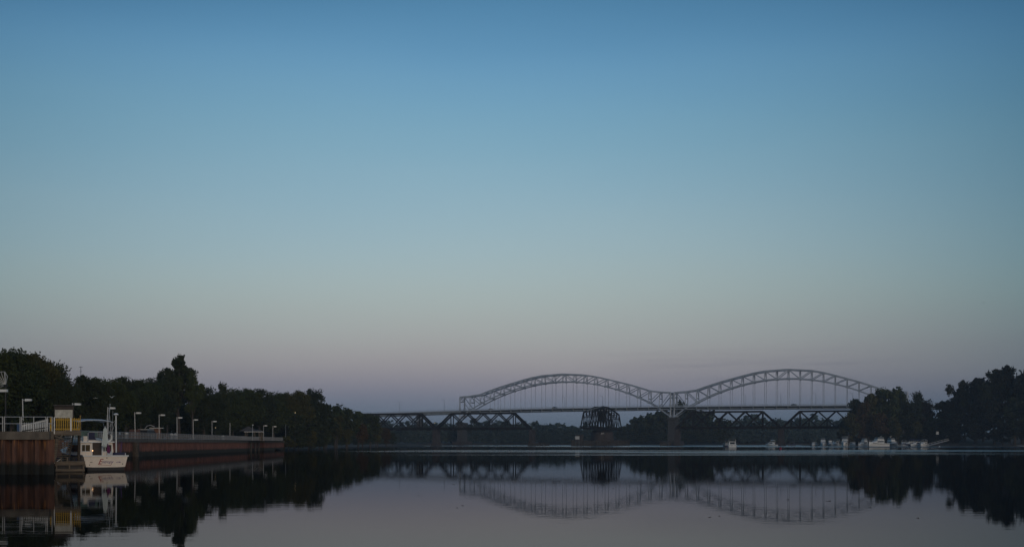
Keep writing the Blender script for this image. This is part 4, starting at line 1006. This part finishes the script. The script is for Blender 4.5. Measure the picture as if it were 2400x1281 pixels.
# cabin
cab = MB(); y0, y1, z0c, z1c = 2.3, 6.0, 1.1, 2.12
cab.loft([[(-1.36, y0, z0c), (1.36, y0, z0c), (1.25, y0, z1c), (-1.25, y0, z1c)], [(-1.36, y1, z0c), (1.36, y1, z0c), (1.15, y1 - .3, z1c), (-1.15, y1 - .3, z1c)], [(-1.1, y1 + 1.1, z0c + .1), (1.1, y1 + 1.1, z0c + .1), (.95, y1 + .7, z0c + .42), (-.95, y1 + .7, z0c + .42)]])
cab.build('cabin', M['cream'], bt)
MB().box((0, 4.1, 2.17), (2.72, 4.0, .09)).build('cabin_roof', M['white'], bt)
for x0, x1 in ((-1.17, -.5), (.5, 1.17)):
    w_ = MB().box(((x0 + x1) / 2, y0 - .012, 1.70), (x1 - x0, .03, .52)).build('window', M['cabin_glass'], bt)
    f_ = MB()
    for zz in (1.43, 1.97): f_.box(((x0 + x1) / 2, y0 - .03, zz), (x1 - x0 + .08, .035, .04))
    for xx in (x0, x1): f_.box((xx, y0 - .031, 1.70), (.04, .034, .50))
    if x0 < 0: f_.box(((x0 + x1) / 2 - .05, y0 - .031, 1.70), (.03, .03, .5))
    f_.build('window_frame', M['white'], w_)
MB().box((0.02, y0 - .014, 1.58), (.72, .04, 1.06)).build('doorway', M['dark_opening'], bt)  # dark brown panel standing in for the shadowed door opening
for x in (-.38, .42): MB().box((x, y0 - .03, 1.60), (.07, .07, 1.04)).build('door_frame', M['white'], bt)
MB().box((1.0, y0 - .06, 1.3), (.4, .08, .3)).build('locker', M['canvas'], bt)
for sgn in (-1, 1):
    MB().loft([[(sgn * 1.345, 2.7, 1.45), (sgn * 1.375, 2.7, 1.42), (sgn * 1.30, 2.7, 1.95), (sgn * 1.27, 2.7, 1.95)], [(sgn * 1.33, 5.6, 1.45), (sgn * 1.36, 5.6, 1.42), (sgn * 1.235, 5.3, 1.95), (sgn * 1.2, 5.3, 1.95)]]).build('side_window', M['glass'], bt)
MB().loft([[(-1.18, 6.04, 1.2), (1.18, 6.04, 1.2), (1.18, 6.10, 1.2), (-1.18, 6.1, 1.2)], [(-1.05, 5.78, 2.05), (1.05, 5.78, 2.05), (1.05, 5.84, 2.05), (-1.05, 5.84, 2.05)]]).build('windscreen', M['glass'], bt)
cl = MB().lathe((-.42, 1.95, 1.46), [(.03, 0), (.05, .04), (.03, .08)], 8).build('cabin_light', mat('cabin_bulb', (1, .6, .3), .5, 0, emit=((1.0, .55, .25), 2.2)), bt)
# flybridge
MB().loft([[(-1.05, 3.2, 2.21), (1.05, 3.2, 2.21), (1.05, 5.2, 2.21), (-1.05, 5.2, 2.21)], [(-1.1, 3.2, 2.30), (1.1, 3.2, 2.30), (1.0, 5.3, 2.50), (-1.0, 5.3, 2.50)]]).build('flybridge', M['cream'], bt)
MB().loft([[(-1.0, 5.25, 2.6), (1.0, 5.25, 2.6), (1.0, 5.29, 2.6), (-1.0, 5.29, 2.6)], [(-.9, 5.0, 3.05), (.9, 5.0, 3.05), (.9, 5.04, 3.05), (-.9, 5.04, 3.05)]]).build('spray_screen', mat('green_tint_screen', (.16, .24, .23), .2, 0), bt)
MB().box((-.75, 2.8, 2.42), (.34, .34, .42)).build('seat_box', M['cream'], bt)
MB().box((.15, 4.2, 2.62), (.5, .3, .62)).box((.15, 4.05, 2.42), (.5, .45, .12)).build('helm_seat', M['navy'], bt)
ry = MB()
ry.tube([(-.62, 2.45, 2.2), (-.62, 2.45, 2.85), (-.5, 2.45, 2.95), (1.25, 2.45, 2.95)], .028, 6)
ry.tube([(1.2, 2.45, 2.2), (1.2, 2.45, 2.95)], .028, 6).tube([(.3, 2.45, 2.2), (.3, 2.45, 2.95)], .022, 6)
ry.tube([(1.2, 2.45, 2.95), (1.2, 5.0, 2.95)], .025, 6).tube([(-1.2, 3.0, 2.95), (-1.2, 5.0, 2.95)], .025, 6)
for y in (3.0, 4.0, 5.0):
    for x in (-1.2, 1.2): ry.tube([(x, y, 2.2), (x, y, 2.95)], .022, 6)
ry.build('flybridge_rail', M['galv'], bt)
bim = []
for k in range(7):
    y = 2.5 + k * .42; dz = -0.02 * (k - 3) ** 2 * .6
    bim.append([(x, y, 3.96 + dz - .16 * abs(x / 1.35) ** 3.0 + th) for th, xs in ((0, (-1.36, -1.15, -.7, 0, .7, 1.15, 1.36)), (.04, (1.36, 1.15, .7, 0, -.7, -1.15, -1.36))) for x in xs])
MB().loft(bim).build('bimini_top', M['canvas'], bt)
for x in (-1.3, 1.3):
    bs = MB(); bs.tube([(x, 3.6, 2.2), (x, 2.55, 3.8)], .02, 6).tube([(x, 3.6, 2.2), (x, 4.9, 3.8)], .02, 6).tube([(x, 2.45, 2.2), (x, 2.5, 3.8)], .018, 6); bs.build('bimini_frame', M['galv'], bt)
# tall light mast, outriggers, antennas
mt = MB().tube([(1.42, 1.9, 1.1), (1.40, 1.9, 4.25)], [.06, .045], 8).build('light_mast', M['white'], bt)
MB().lathe((1.40, 1.9, 4.25), [(.06, 0), (.2, .06), (.17, .14), (.05, .19)], 12).build('dome_light', M['white'], mt)
an = MB()
for (x, y, z, x2, y2, z2, r_a) in ((1.0, 2.6, 2.9, 1.25, 2.9, 5.1, .02), (1.25, 2.6, 2.9, 1.15, 2.9, 4.9, .018), (1.0, 2.4, 2.2, 1.42, 1.9, 3.95, .018), (.55, 2.4, 2.9, 1.42, 1.9, 3.95, .016), (.85, 2.5, 2.9, .95, 2.7, 4.3, .012), (1.3, 2.5, 2.9, 1.38, 2.6, 4.6, .012)):
    an.tube([(x, y, z), (x2, y2, z2)], r_a, 5)
an.lathe((1.25, 2.9, 5.08), [(.03, 0), (.07, .05), (.02, .1)], 8)
an.build('antenna', M['galv'], bt)
# rods and cooler at the starboard quarter
rd_ = MB(); r_ = random.Random(2)
for k in range(6): rd_.tube([(1.5 + .03 * k, 1.0 + .1 * k, 1.2), (1.45 + r_.uniform(-.1, .25), 1.0 + r_.uniform(-.3, .5), 1.9 + r_.uniform(0, .5))], .010, 4)
rd_.build('fishing_rod', M['violet_text'], bt)
MB().box((1.2, .45, 1.24), (.9, .5, .24)).build('cooler', M['navy'], bt)
for x in (1.55, -1.5): MB().tube([(x, .1, 1.15), (x, .1, 1.32)], .03, 6).build('cleat_post', M['white'], bt)
# bow rail
br = MB()
for sgn in (-1, 1):
    pts_ = [(sgn * 1.4, 6.3, 1.95), (sgn * 1.0, 8.0, 2.1), (sgn * .45, 9.2, 2.25), (0, 9.9, 2.3)]; br.tube(pts_, .02, 6)
    for p_, zz in zip(pts_, (1.3, 1.45, 1.6, 1.7)): br.tube([p_, (p_[0] * .97, p_[1], zz)], .018, 6)
    br.tube([(sgn * 1.4, 6.3, 1.95), (sgn * 1.15, 7.2, 1.35)], .018, 6)
br.build('bow_rail', M['galv'], bt)
MB().tube([(-1.72, .3, 1.15), (-1.95, 1.5, 1.12), (-2.1, 2.5, 1.2)], .05, 6).build('boat_pole', M['navy'], bt)
for y in (1.2, 3.5, 6.5): MB().lathe((-1.85, y, .45), [(.05, 0), (.11, .06), (.11, .42), (.05, .5)], 8).build('fender', M['navy'], bt)
# furled parasol, standing in the cockpit
pa_ = empty('furled_parasol', bt.matrix_basis @ Vector((.42, 1.5, 1.1)), 0, 'furled pale green white parasol standing in the boat cockpit', 'parasol')
MB().tube([(0, 0, 0), (0, 0, 2.3)], .022, 6).build('pole', M['white'], pa_)
secs = []
for z, r_c in ((.72, .20), (.80, .24), (1.2, .19), (1.7, .15), (2.05, .115), (2.18, .05), (2.22, .015)):
    secs.append([((r_c * (1 + .22 * math.cos(8 * a_))) * math.cos(a_), (r_c * (1 + .22 * math.cos(8 * a_))) * math.sin(a_), z + .05 * math.cos(8 * a_) * (z < .75)) for a_ in [2 * math.pi * k / 32 for k in range(32)]])
MB().loft(secs).build('canopy', M['canvas_u'], pa_)
# horseshoe life buoy
lb = empty('life_buoy', bt.matrix_basis @ Vector((.95, 2.38, 2.28)), R(34.5 - 10), 'white horseshoe life buoy hanging on the flybridge rail', 'life buoy')
MB().tube([(math.sin(a_) * .26, 0, .26 - math.cos(a_) * .30) for a_ in [R(-140 + 280 * k / 14) for k in range(15)]], .07, 8).build('ring', M['white_paint'], lb)
MB().box((0, .02, .33), (.22, .06, .35)).build('holder', M['black'], lb)
# flag
fl = empty('ensign_flag', bt.matrix_basis @ Vector((.08, .02, 1.12)), 0, 'dark red and purple flag hanging limp from the transom staff', 'flag')
MB().tube([(0, 0, 0), (.05, -.05, .95)], .014, 6).build('staff', M['wood_dark'], fl)
fsec = []
for z, x0, x1, f_ in ((.9, .03, .12, 0), (.7, .0, .2, 1), (.5, -.03, .26, 2), (.3, .02, .28, 3), (.18, .10, .22, 4)):
    fsec.append([(x0 + (x1 - x0) * i / 6, .05 * math.sin(i * 1.9 + f_), z) for i in range(7)])
o = MB().loft(fsec + [], False, False, closed=False).build('cloth', mat('purple_flag', (.16, .035, .12), .9, .3, 6), fl)
sol = o.modifiers.new('thickness', 'SOLIDIFY'); sol.thickness = .01
# lettering on the transom
def lettering(body, size, x, z, m, shear, parent, name='lettering', bold=.0):
    bold = bold * .3
    cu = bpy.data.curves.new('lettering', 'FONT'); cu.body = body; cu.size = size; cu.shear = shear; cu.extrude = .006; cu.offset = bold; cu.align_x = 'LEFT'
    o = bpy.data.objects.new('tmp', cu); C.objects.link(o)
    dg = bpy.context.evaluated_depsgraph_get(); dg.update(); me = bpy.data.meshes.new_from_object(o.evaluated_get(dg)); bpy.data.objects.remove(o)
    me.materials.clear(); me.materials.append(m)
    t_ = inst(name, me, parent, (x, -.014, z), (R(90), 0, 0)); return t_
nm = lettering('E', .58, -.62, .48, M['red_text'], .45, bt, bold=.012); nm['label'] = 'large red script capital E'
nm = lettering('ntropy', .31, -.30, .55, M['violet_text'], .45, bt, bold=.006)
lettering('of Me', .15, .80, .57, M['violet_text'], .3, bt, bold=.004)
MB().tube([(-.62, -.02, .50), (-.5, -.02, .42), (0, -.02, .41), (.2, -.02, .38), (.34, -.02, .37), (.46, -.02, .50)], .012, 5).build('swash', M['red_text'], bt)
for x, z, w_, h_ in ((-1.12, .62, .18, .035), (-1.25, .42, .07, .05), (1.30, .48, .07, .07), (.08, .95, .07, .07)):
    MB().box((x, -.012, z), (w_, .03, h_)).build('fitting', M['black'], bt)
# ------------------------------------------------------------------ marina boats
M['blue_canvas'] = mat('blue_canvas', (0.03, 0.055, 0.16), 0.8, 0.2, 2.0)
M['grey_canvas'] = mat('grey_canvas', (0.22, 0.25, 0.27), 0.85, 0.15, 2.0)
M['boot'] = mat('dark_boot_stripe', (0.02, 0.03, 0.05), 0.5, 0.1)
M['window_grey'] = mat('clear_vinyl', (0.15, 0.165, 0.17), 0.3, 0.15, 2.0)
def cruiser(*a, **k):
    e = cruiser_(*a, **k); e.scale = (1.12, 1.12, 1.22); return e
def cruiser_(px, Z, rz, L_, beam, label, fly=0, canopy=None, enclosure=None, hullm=None, dark=False, mast=0, hard=None, low=False, stern=False, cabm=None, name='cabin_cruiser'):
    """bow towards +y before rotation"""
    e = empty(name, at(px, Z, None), rz, label, 'boat', 'boats moored off the right bank')
    hm = hullm or M['white']; B = beam / 2; F = .14 * L_ * (.75 if low else 1)
    sec = []
    for f_, wt, wb, zt_, zb_ in ((0, .92, .82, .82, .0), (.35, 1.0, .86, .86, -.05), (.65, .92, .6, .98, -.1), (.85, .58, .25, 1.12, 0), (1.0, .04, .02, 1.28, .35)):
        y = (f_ - .5) * L_; sec.append([(-B * wt, y, F * zt_), (-B * wb, y, zb_), (0, y, zb_ - .15), (B * wb, y, zb_), (B * wt, y, F * zt_), (0, y, F * zt_ + .05)])
    MB().loft(sec).build('hull', hm, e)
    sec2 = [[(p[0] * 1.012, p[1] * 1.002, p[2]) for p in ((-s_[4][0] * .99, s_[0][1], s_[0][2] * .82), (s_[4][0] * .99, s_[0][1], s_[0][2] * .82), (s_[4][0] * .99, s_[0][1], s_[0][2] * .72), (-s_[4][0] * .99, s_[0][1], s_[0][2] * .72))] for s_ in sec[:4]]
    MB().loft(sec2).build('rub_stripe', M['boot'], e)
    if low:
        MB().loft([[(-B*.7, -L_*.25, F*.85), (B*.7, -L_*.25, F*.85), (B*.6, L_*.1, F*.9), (-B*.6, L_*.1, F*.9)], [(-B*.6, -L_*.2, F*1.2), (B*.6, -L_*.2, F*1.2), (B*.5, L_*.02, F*1.25), (-B*.5, L_*.02, F*1.25)]]).build('cover', enclosure or M['white'], e)
        return e
    ch = 1.25
    c0, c1 = -L_ * .22, L_ * .2; z0 = F * .88; z1 = z0 + ch
    MB().loft([[(-B*.82, c0, z0), (B*.82, c0, z0), (B*.72, c0, z1), (-B*.72, c0, z1)], [(-B*.76, c1, z0 + .05), (B*.76, c1, z0 + .05), (B*.6, c1 - .9, z1), (-B*.6, c1 - .9, z1)], [(-B*.5, L_*.36, F), (B*.5, L_*.36, F), (B*.4, L_*.34, F + .25), (-B*.4, L_*.34, F + .25)]]).build('cabin', cabm or M['white'], e)
    for sg_ in (-1, 1):
        MB().loft([[(sg_*B*.80, c0 + .5, z0 + .5), (sg_*(B*.80+.04), c0 + .5, z0 + .5), (sg_*(B*.75+.04), c0 + .5, z1 - .2), (sg_*B*.75, c0 + .5, z1 - .2)], [(sg_*B*.76, c1 - .6, z0 + .5), (sg_*(B*.76+.04), c1 - .6, z0 + .5), (sg_*(B*.68+.04), c1 - .9, z1 - .2), (sg_*B*.68, c1 - .9, z1 - .2)]]).build('side_window', M['glass'], e)
    MB().loft([[(-B*.66, c1 - .05, z0 + .38), (B*.66, c1 - .05, z0 + .38), (B*.66, c1 + .06, z0 + .38), (-B*.66, c1 + .06, z0 + .38)], [(-B*.58, c1 - .72, z1 - .12), (B*.58, c1 - .72, z1 - .12), (B*.58, c1 - .6, z1 - .12), (-B*.58, c1 - .6, z1 - .12)]]).build('windscreen', M['glass'], e)
    MB().box((0, (c0 + c1) / 2 - .4, z1 + .05), (B * 1.5, (c1 - c0) + .4, .12)).build('cabin_roof', cabm or M['white'], e)
    top = z1 + .1
    if stern: MB().box((0, c0 - .03, z0 + .6), (B * 1.1, .05, .75)).build('aft_window', M['glass'], e)
    if fly:
        MB().loft([[(-B*.7, c0, top), (B*.7, c0, top), (B*.62, c1 - 1.2, top), (-B*.62, c1 - 1.2, top)], [(-B*.74, c0, top + .6), (B*.74, c0, top + .6), (B*.6, c1 - .9, top + .75), (-B*.6, c1 - .9, top + .75)]]).build('flybridge', M['white'], e)
        top += .65
    if enclosure and fly:
        MB().loft([[(-B*.70, c0 + .1, top), (B*.70, c0 + .1, top), (B*.58, c1 - 1.1, top), (-B*.58, c1 - 1.1, top)], [(-B*.66, c0 + .2, top + .95), (B*.66, c0 + .2, top + .95), (B*.56, c1 - 1.6, top + .95), (-B*.56, c1 - 1.6, top + .95)]]).build('enclosure', enclosure, e)
    if canopy:
        zc = top + (1.35 if fly else 1.0)
        s_ = []
        for k in range(5):
            x = -B * .8 + B * 1.6 * k / 4; s_.append((x, zc - .22 * abs(k - 2) ** 1.5 / 2.8))
        MB().loft([[(x, yy, z + t_) for t_ in (0,) for x, z in s_] + [(x, yy, z + .07) for x, z in s_[::-1]] for yy in (c0 - .4, c0 + L_ * .25)]).build('canopy', canopy, e)
        fr2 = MB()
        for x in (-B * .75, B * .75):
            for yy in (c0 - .3, c0 + L_ * .24): fr2.tube([(x, yy, z0 if not fly else top - .3), (x, yy, zc - .2)], .045, 5)
        fr2.build('canopy_frame', M['galv'], e)
    if mast:
        fr2 = MB().tube([(0, c0 + .8, top), (0, c0 + .8, top + mast)], .07, 6).bar((-.7, c0 + .8, top + mast * .85), (.7, c0 + .8, top + mast * .85), .1)
        fr2.tube([(-.7, c0 + .8, top + mast * .85), (-.7, c0 + .8, top + mast * 1.2)], .03, 5)
        fr2.build('radar_mast', M['white'], e)
    rl_ = MB()
    for sg_ in (-1, 1):
        pts_ = [(sg_ * B * .9, L_ * .1, F + .75), (sg_ * B * .6, L_ * .34, F * 1.1 + .75), (0, L_ * .49, F * 1.25 + .7)]; rl_.tube(pts_, .035, 5)
        for p_ in pts_: rl_.tube([p_, (p_[0] * .97, p_[1], p_[2] - .75)], .03, 5)
    rl_.build('bow_rail', M['galv'], e)
    return e
GM = None
cruiser(1716, 668, R(-7), 8.0, 3.9, 'white cabin boat with a canopy lying alone right of centre seen from astern', canopy=M['grey_canvas'], fly=0, mast=0, stern=True)
cruiser(1701, 720, R(20), 5.0, 2.4, 'dim small boat just left of the lone white cabin boat', canopy=M['navy'], hullm=M['navy'], cabm=M['steel_deck'])
cruiser(1808, 860, R(60), 7.0, 3.0, 'white boat with a rounded white bimini left of the railway pier', canopy=M['white'])
# pontoon boat
pb = empty('pontoon_boat', at(1855.5, 900, None), R(80), 'small dark pontoon boat with a flat top right of the railway pier', 'boat', 'boats moored off the right bank')
for x in (-.9, .9): MB().tube([(x, -2.6, .15), (x, 2.2, .15), (x, 2.7, .4)], [.32, .32, .05], 8).build('pontoon', M['steel_deck'], pb)
MB().box((0, 0, .55), (2.4, 5.0, .12)).build('deck', M['steel_deck'], pb); MB().box((0, -.4, 1.0), (2.3, 3.8, .8)).build('fence_panel', M['navy'], pb)
MB().box((0, -.2, 2.55), (2.3, 3.2, .08)).build('flat_top', M['grey_canvas'], pb)
for x in (-1, 1):
    for y in (-1.6, 1.2): MB().tube([(x, y, .6), (x, y, 2.5)], .04, 5).build('post', M['galv'], pb)
cruiser(1908, 838, R(150), 6.5, 2.6, 'smallest open white boat at the left end of the marina row', canopy=None)
cruiser(1929, 832, R(165), 9.5, 3.6, 'white cruiser with a framed flybridge, second from the left of the marina row', fly=1, enclosure=M['window_grey'])
cruiser(1946, 842, R(170), 7.0, 2.8, 'boat shrouded in a tall dark cover beside the framed flybridge cruiser', fly=1, enclosure=M['black'], hullm=M['steel_deck'])
cruiser(1958, 828, R(140), 9.0, 3.0, 'white boat with a thin T-top half behind the big sedan cruiser', canopy=M['grey_canvas'])
cruiser(1980, 815, R(160), 12.5, 4.4, 'large white sedan cruiser with a full flybridge enclosure left of the tall piling', fly=1, enclosure=M['window_grey'], mast=0, canopy=M['white'])
cruiser(1999, 822, R(190), 6.0, 2.6, 'small white cuddy boat right of the tall piling', canopy=None)
cruiser(2024, 812, R(125), 8.5, 3.0, 'white sloping-nosed express boat left of the largest cruiser', fly=1, enclosure=M['grey_canvas'])
cruiser(2058, 800, R(118), 13.0, 4.4, 'largest white motor yacht in the marina with a dark cabin window band', fly=1, enclosure=M['window_grey'], mast=1.5, canopy=None)
cruiser(2091, 808, R(200), 10.0, 4.0, 'tall white flybridge boat with an enclosed bridge right of the largest yacht', fly=1, enclosure=M['window_grey'], mast=1.9, hullm=M['grey_canvas'])
cruiser(2114, 800, R(110), 6.5, 2.4, 'low runabout under a white arched cover', low=True, enclosure=M['white'], hullm=M['steel_deck'], name='runabout')
cruiser(2118, 822, R(150), 7.5, 2.8, 'dull dark cabin boat behind the covered runabout', canopy=M['grey_canvas'], hullm=M['steel_deck'])
cruiser(2134, 812, R(100), 8.5, 3.0, 'left boat with blue canvas covers among the blue-covered pair', canopy=M['blue_canvas'], hullm=M['navy'])
cruiser(2148, 806, R(110), 7.5, 2.8, 'right boat with blue canvas covers among the blue-covered pair', canopy=M['blue_canvas'], hullm=M['white'])
cruiser(2165, 802, R(140), 8.0, 3.0, 'white boat with a flat hardtop at the right end of the marina row', canopy=M['white'])
# docks, pilings, gangway
d = empty('marina_dock', at(2030, 838, None), -.12, 'low dark floating dock running behind the moored cruisers', 'dock')
MB().box((0, 0, .35), (70, 2.4, .5)).build('deck', M['wood_dark'], d)
for k in range(12): MB().tube([(-34 + 6.2 * k, 1.4, -1), (-34 + 6.2 * k, 1.4, 3.0)], .18, 7).build('pile', M['wood_dark'], d)
for px_, Z_, h_, lab in ((1989, 808, 7.2, 'tall dark mooring piling in front of the small cuddy boat'), (2036, 806, 5.5, 'dark mooring piling left of the largest yacht'), (1969, 812, 3.6, 'short mooring piling before the sedan cruiser'), (2106, 800, 3.6, 'short mooring piling left of the covered runabout')):
    tag(MB().tube([(0, 0, -1), (0, 0, h_)], .38 if h_ > 5 else .22, 8).build('mooring_piling', M['wood_dark'], None, loc=at(px_, Z_, None)), lab, 'piling', 'mooring pilings in the marina')
gp = empty('gangway', at(2176, 800, None), 0, 'pale sloping gangway from the marina up to the right bank', 'gangway')
a_, b_ = Vector((0, 0, .5)), at(2222, 812, 1031) - at(2176, 800, None)
MB().bar(a_, b_, 1.4, .25).build('ramp_deck', M['galv'], gp)
for y in (-.7, .7):
    MB().bar(a_ + Vector((0, y, 1.1)), b_ + Vector((0, y, 1.1)), .09).build('handrail', M['galv'], gp)
    for k in range(7): q = a_.lerp(b_, k / 6); MB().bar(q + Vector((0, y, 0)), q + Vector((0, y, 1.1)), .07).build('post', M['galv'], gp)
# sign on the bank, white dinghy at the edge
sg = empty('bank_sign', at(2197, 830, None) + Vector((0, 0, 3.0)), 0, 'small white two-part sign on posts on the bank above the gangway', 'sign')
z_ = zh(1015, 830) - 3
MB().box((0, 0, z_ + .9), (1.5, .1, .55)).box((0, 0, z_ - .1), (1.7, .1, .7)).build('board', M['white_paint'], sg)
for x in (-.6, .6): MB().box((x, .1, z_ / 2), (.12, .12, z_)).build('post', M['wood_dark'], sg)
dn = empty('skiff', at(2396, 770, None), R(80), 'small pale skiff low at the shore by the right frame edge', 'boat')
MB().loft([[(-.7, -3, .6), (-.5, -3, .1), (.5, -3, .1), (.7, -3, .6)], [(-.8, 0, .6), (-.6, 0, 0), (.6, 0, 0), (.8, 0, .6)], [(-.05, 3.2, .8), (-.03, 3.2, .5), (.03, 3.2, .5), (.05, 3.2, .8)]]).build('hull', M['grey_canvas'], dn)
MB().box((0, -.5, .62), (1.3, .3, .05)).build('thwart', M['wood'], dn)
# buoys
by = empty('nun_buoy', at(1829, 432, None), 0, 'red conical channel buoy floating before the railway pier', 'buoy')
mr = mat('buoy_red', (0.28, 0.015, 0.05), .5, .15)
MB().lathe((0, 0, 0), [(.38, -.4), (.42, .0), (.42, .35), (.36, .42)], 14).build('drum', mr, by)
MB().lathe((0, 0, .42), [(.34, 0), (.18, .4), (.06, .55)], 14).build('cone', mat('buoy_red_dark', (0.14, 0.01, 0.03), .5, .1), by)
MB().tube([(0, 0, .95), (0, 0, 1.1)], .03, 6).build('lifting_eye', M['black'], by)
wb = empty('mooring_ball', at(2202, 700, None), 0, 'tiny white mooring ball off the gangway', 'buoy')
MB().lathe((0, 0, 0), [(.1, -.3), (.42, -.1), (.45, .1), (.3, .38), (.05, .45)], 12).build('ball', M['white'], wb); MB().tube([(0, 0, .44), (0, 0, .55)], .05, 6).build('ring', M['black'], wb)
# birds
def bird(px_, y_, Z_, s_, rz, lab, m, lift):
    e = empty('gull', at(px_, Z_, y_), rz, lab, 'bird', 'gulls in flight')
    body = MB().tube([(0, -.26, 0), (0, -.18, .0), (0, 0, .01), (0, .16, .02), (0, .24, .03)], [.01, .05, .07, .045, .01], 8).mesh('body', m)
    b_ = inst('body', body, e, scale=(s_,) * 3)
    for sg_ in (-1, 1):
        w_ = MB().loft([[(sg_ * .04, -.12, .0), (sg_ * .04, .12, .0), (sg_ * .04, .12, .06), (sg_ * .04, -.12, .05)],
                        [(sg_ * .32, -.08, .01 + lift * .7), (sg_ * .32, .14, .01 + lift * .7), (sg_ * .32, .14, .055 + lift * .7), (sg_ * .32, -.08, .045 + lift * .7)],
                        [(sg_ * .66, -.06, .03 + lift), (sg_ * .66, -.02, .03 + lift), (sg_ * .66, -.02, .035 + lift), (sg_ * .66, -.06, .035 + lift)]]).mesh('wing', m)
        inst('wing', w_, e, scale=(s_,) * 3)
M['gull_grey'] = mat('dark_bird', (.05, .05, .055), .8, 0)
bird(262, 931, 150, .55, .9, 'right white gull flying with raised wings before the dark trees', M['white_paint'], .28)
bird(224, 932, 152, .5, .3, 'left dimmer white gull flying with bowed wings', M['white_paint'], -.12)
bird(2305, 709, 300, .55, .4, 'dark bird high in the sky at far right', M['gull_grey'], .2)
bird(1921, 768, 420, .5, .2, 'tiny dark bird in the sky over the right arch', M['gull_grey'], .05)
# drifting leaves and twigs
b = MB(); r_ = random.Random(4)
for px_, y_, w_ in ((1940, 1173, .5), (1845, 1170, .3), (2038, 1188, .25), (1062, 1134, .35), (1083, 1184, .22), (1070, 1189, .18), (2150, 1213, .2), (1662, 1211, .2), (1685, 1208, .15), (1120, 1137, .25), (1436, 1144, .3), (980, 1160, .2), ):
    Z_ = CH * FPX / (y_ - HY); p_ = at(px_, Z_, None)
    b.box((p_.x, p_.y, .002), (w_ * .22, w_ * .22, .008), r_.uniform(0, 3)); b.box((p_.x + w_ * .15, p_.y, .006), (w_ * .10, w_ * .08, .02), r_.uniform(0, 3))
tag(b.build('floating_leaves', M['bark']), 'scattered dark leaves and twigs floating on the still water', 'leaves', kind='stuff')
# shrubs along the left shore edge
for i, (px_, Z_, lab) in enumerate(((676, 402, 'bush at the foot of the quay end'), (700, 405, 'grey green reeds bush by the shore past the quay'), (722, 415, 'shore bush under the yellow bush'), (748, 440, 'shore bush left of the willow'), (150, 175, 'bush behind the yellow platform'), (60, 120, 'bush beyond the picket ramp'))):
    tree(px_, Z_, 1037 - 2.6 * FPX / Z_ * (1 if Z_ > 300 else .9), 'bush', 'dark' if i % 2 else 'olive', 1.2, .6 if Z_ > 300 else 2.75, lab, 'shrubs on the left bank', 'shrub', 'bush')

# ------------------------------------------------------------------ haze over the river
HZ = bpy.data.materials.new('haze'); HZ.use_nodes = True; t = HZ.node_tree; t.nodes.clear()
ho = t.nodes.new('ShaderNodeOutputMaterial'); hv = t.nodes.new('ShaderNodeVolumePrincipled'); t.links.new(hv.outputs[0], ho.inputs['Volume'])
hv.inputs['Color'].default_value = (0.68, 0.80, 0.93, 1); hv.inputs['Density'].default_value = 0.00015
hb = MB().box((150, 2900, 34), (4200, 6400, 70)).build('haze', HZ); hb['kind'] = 'stuff'
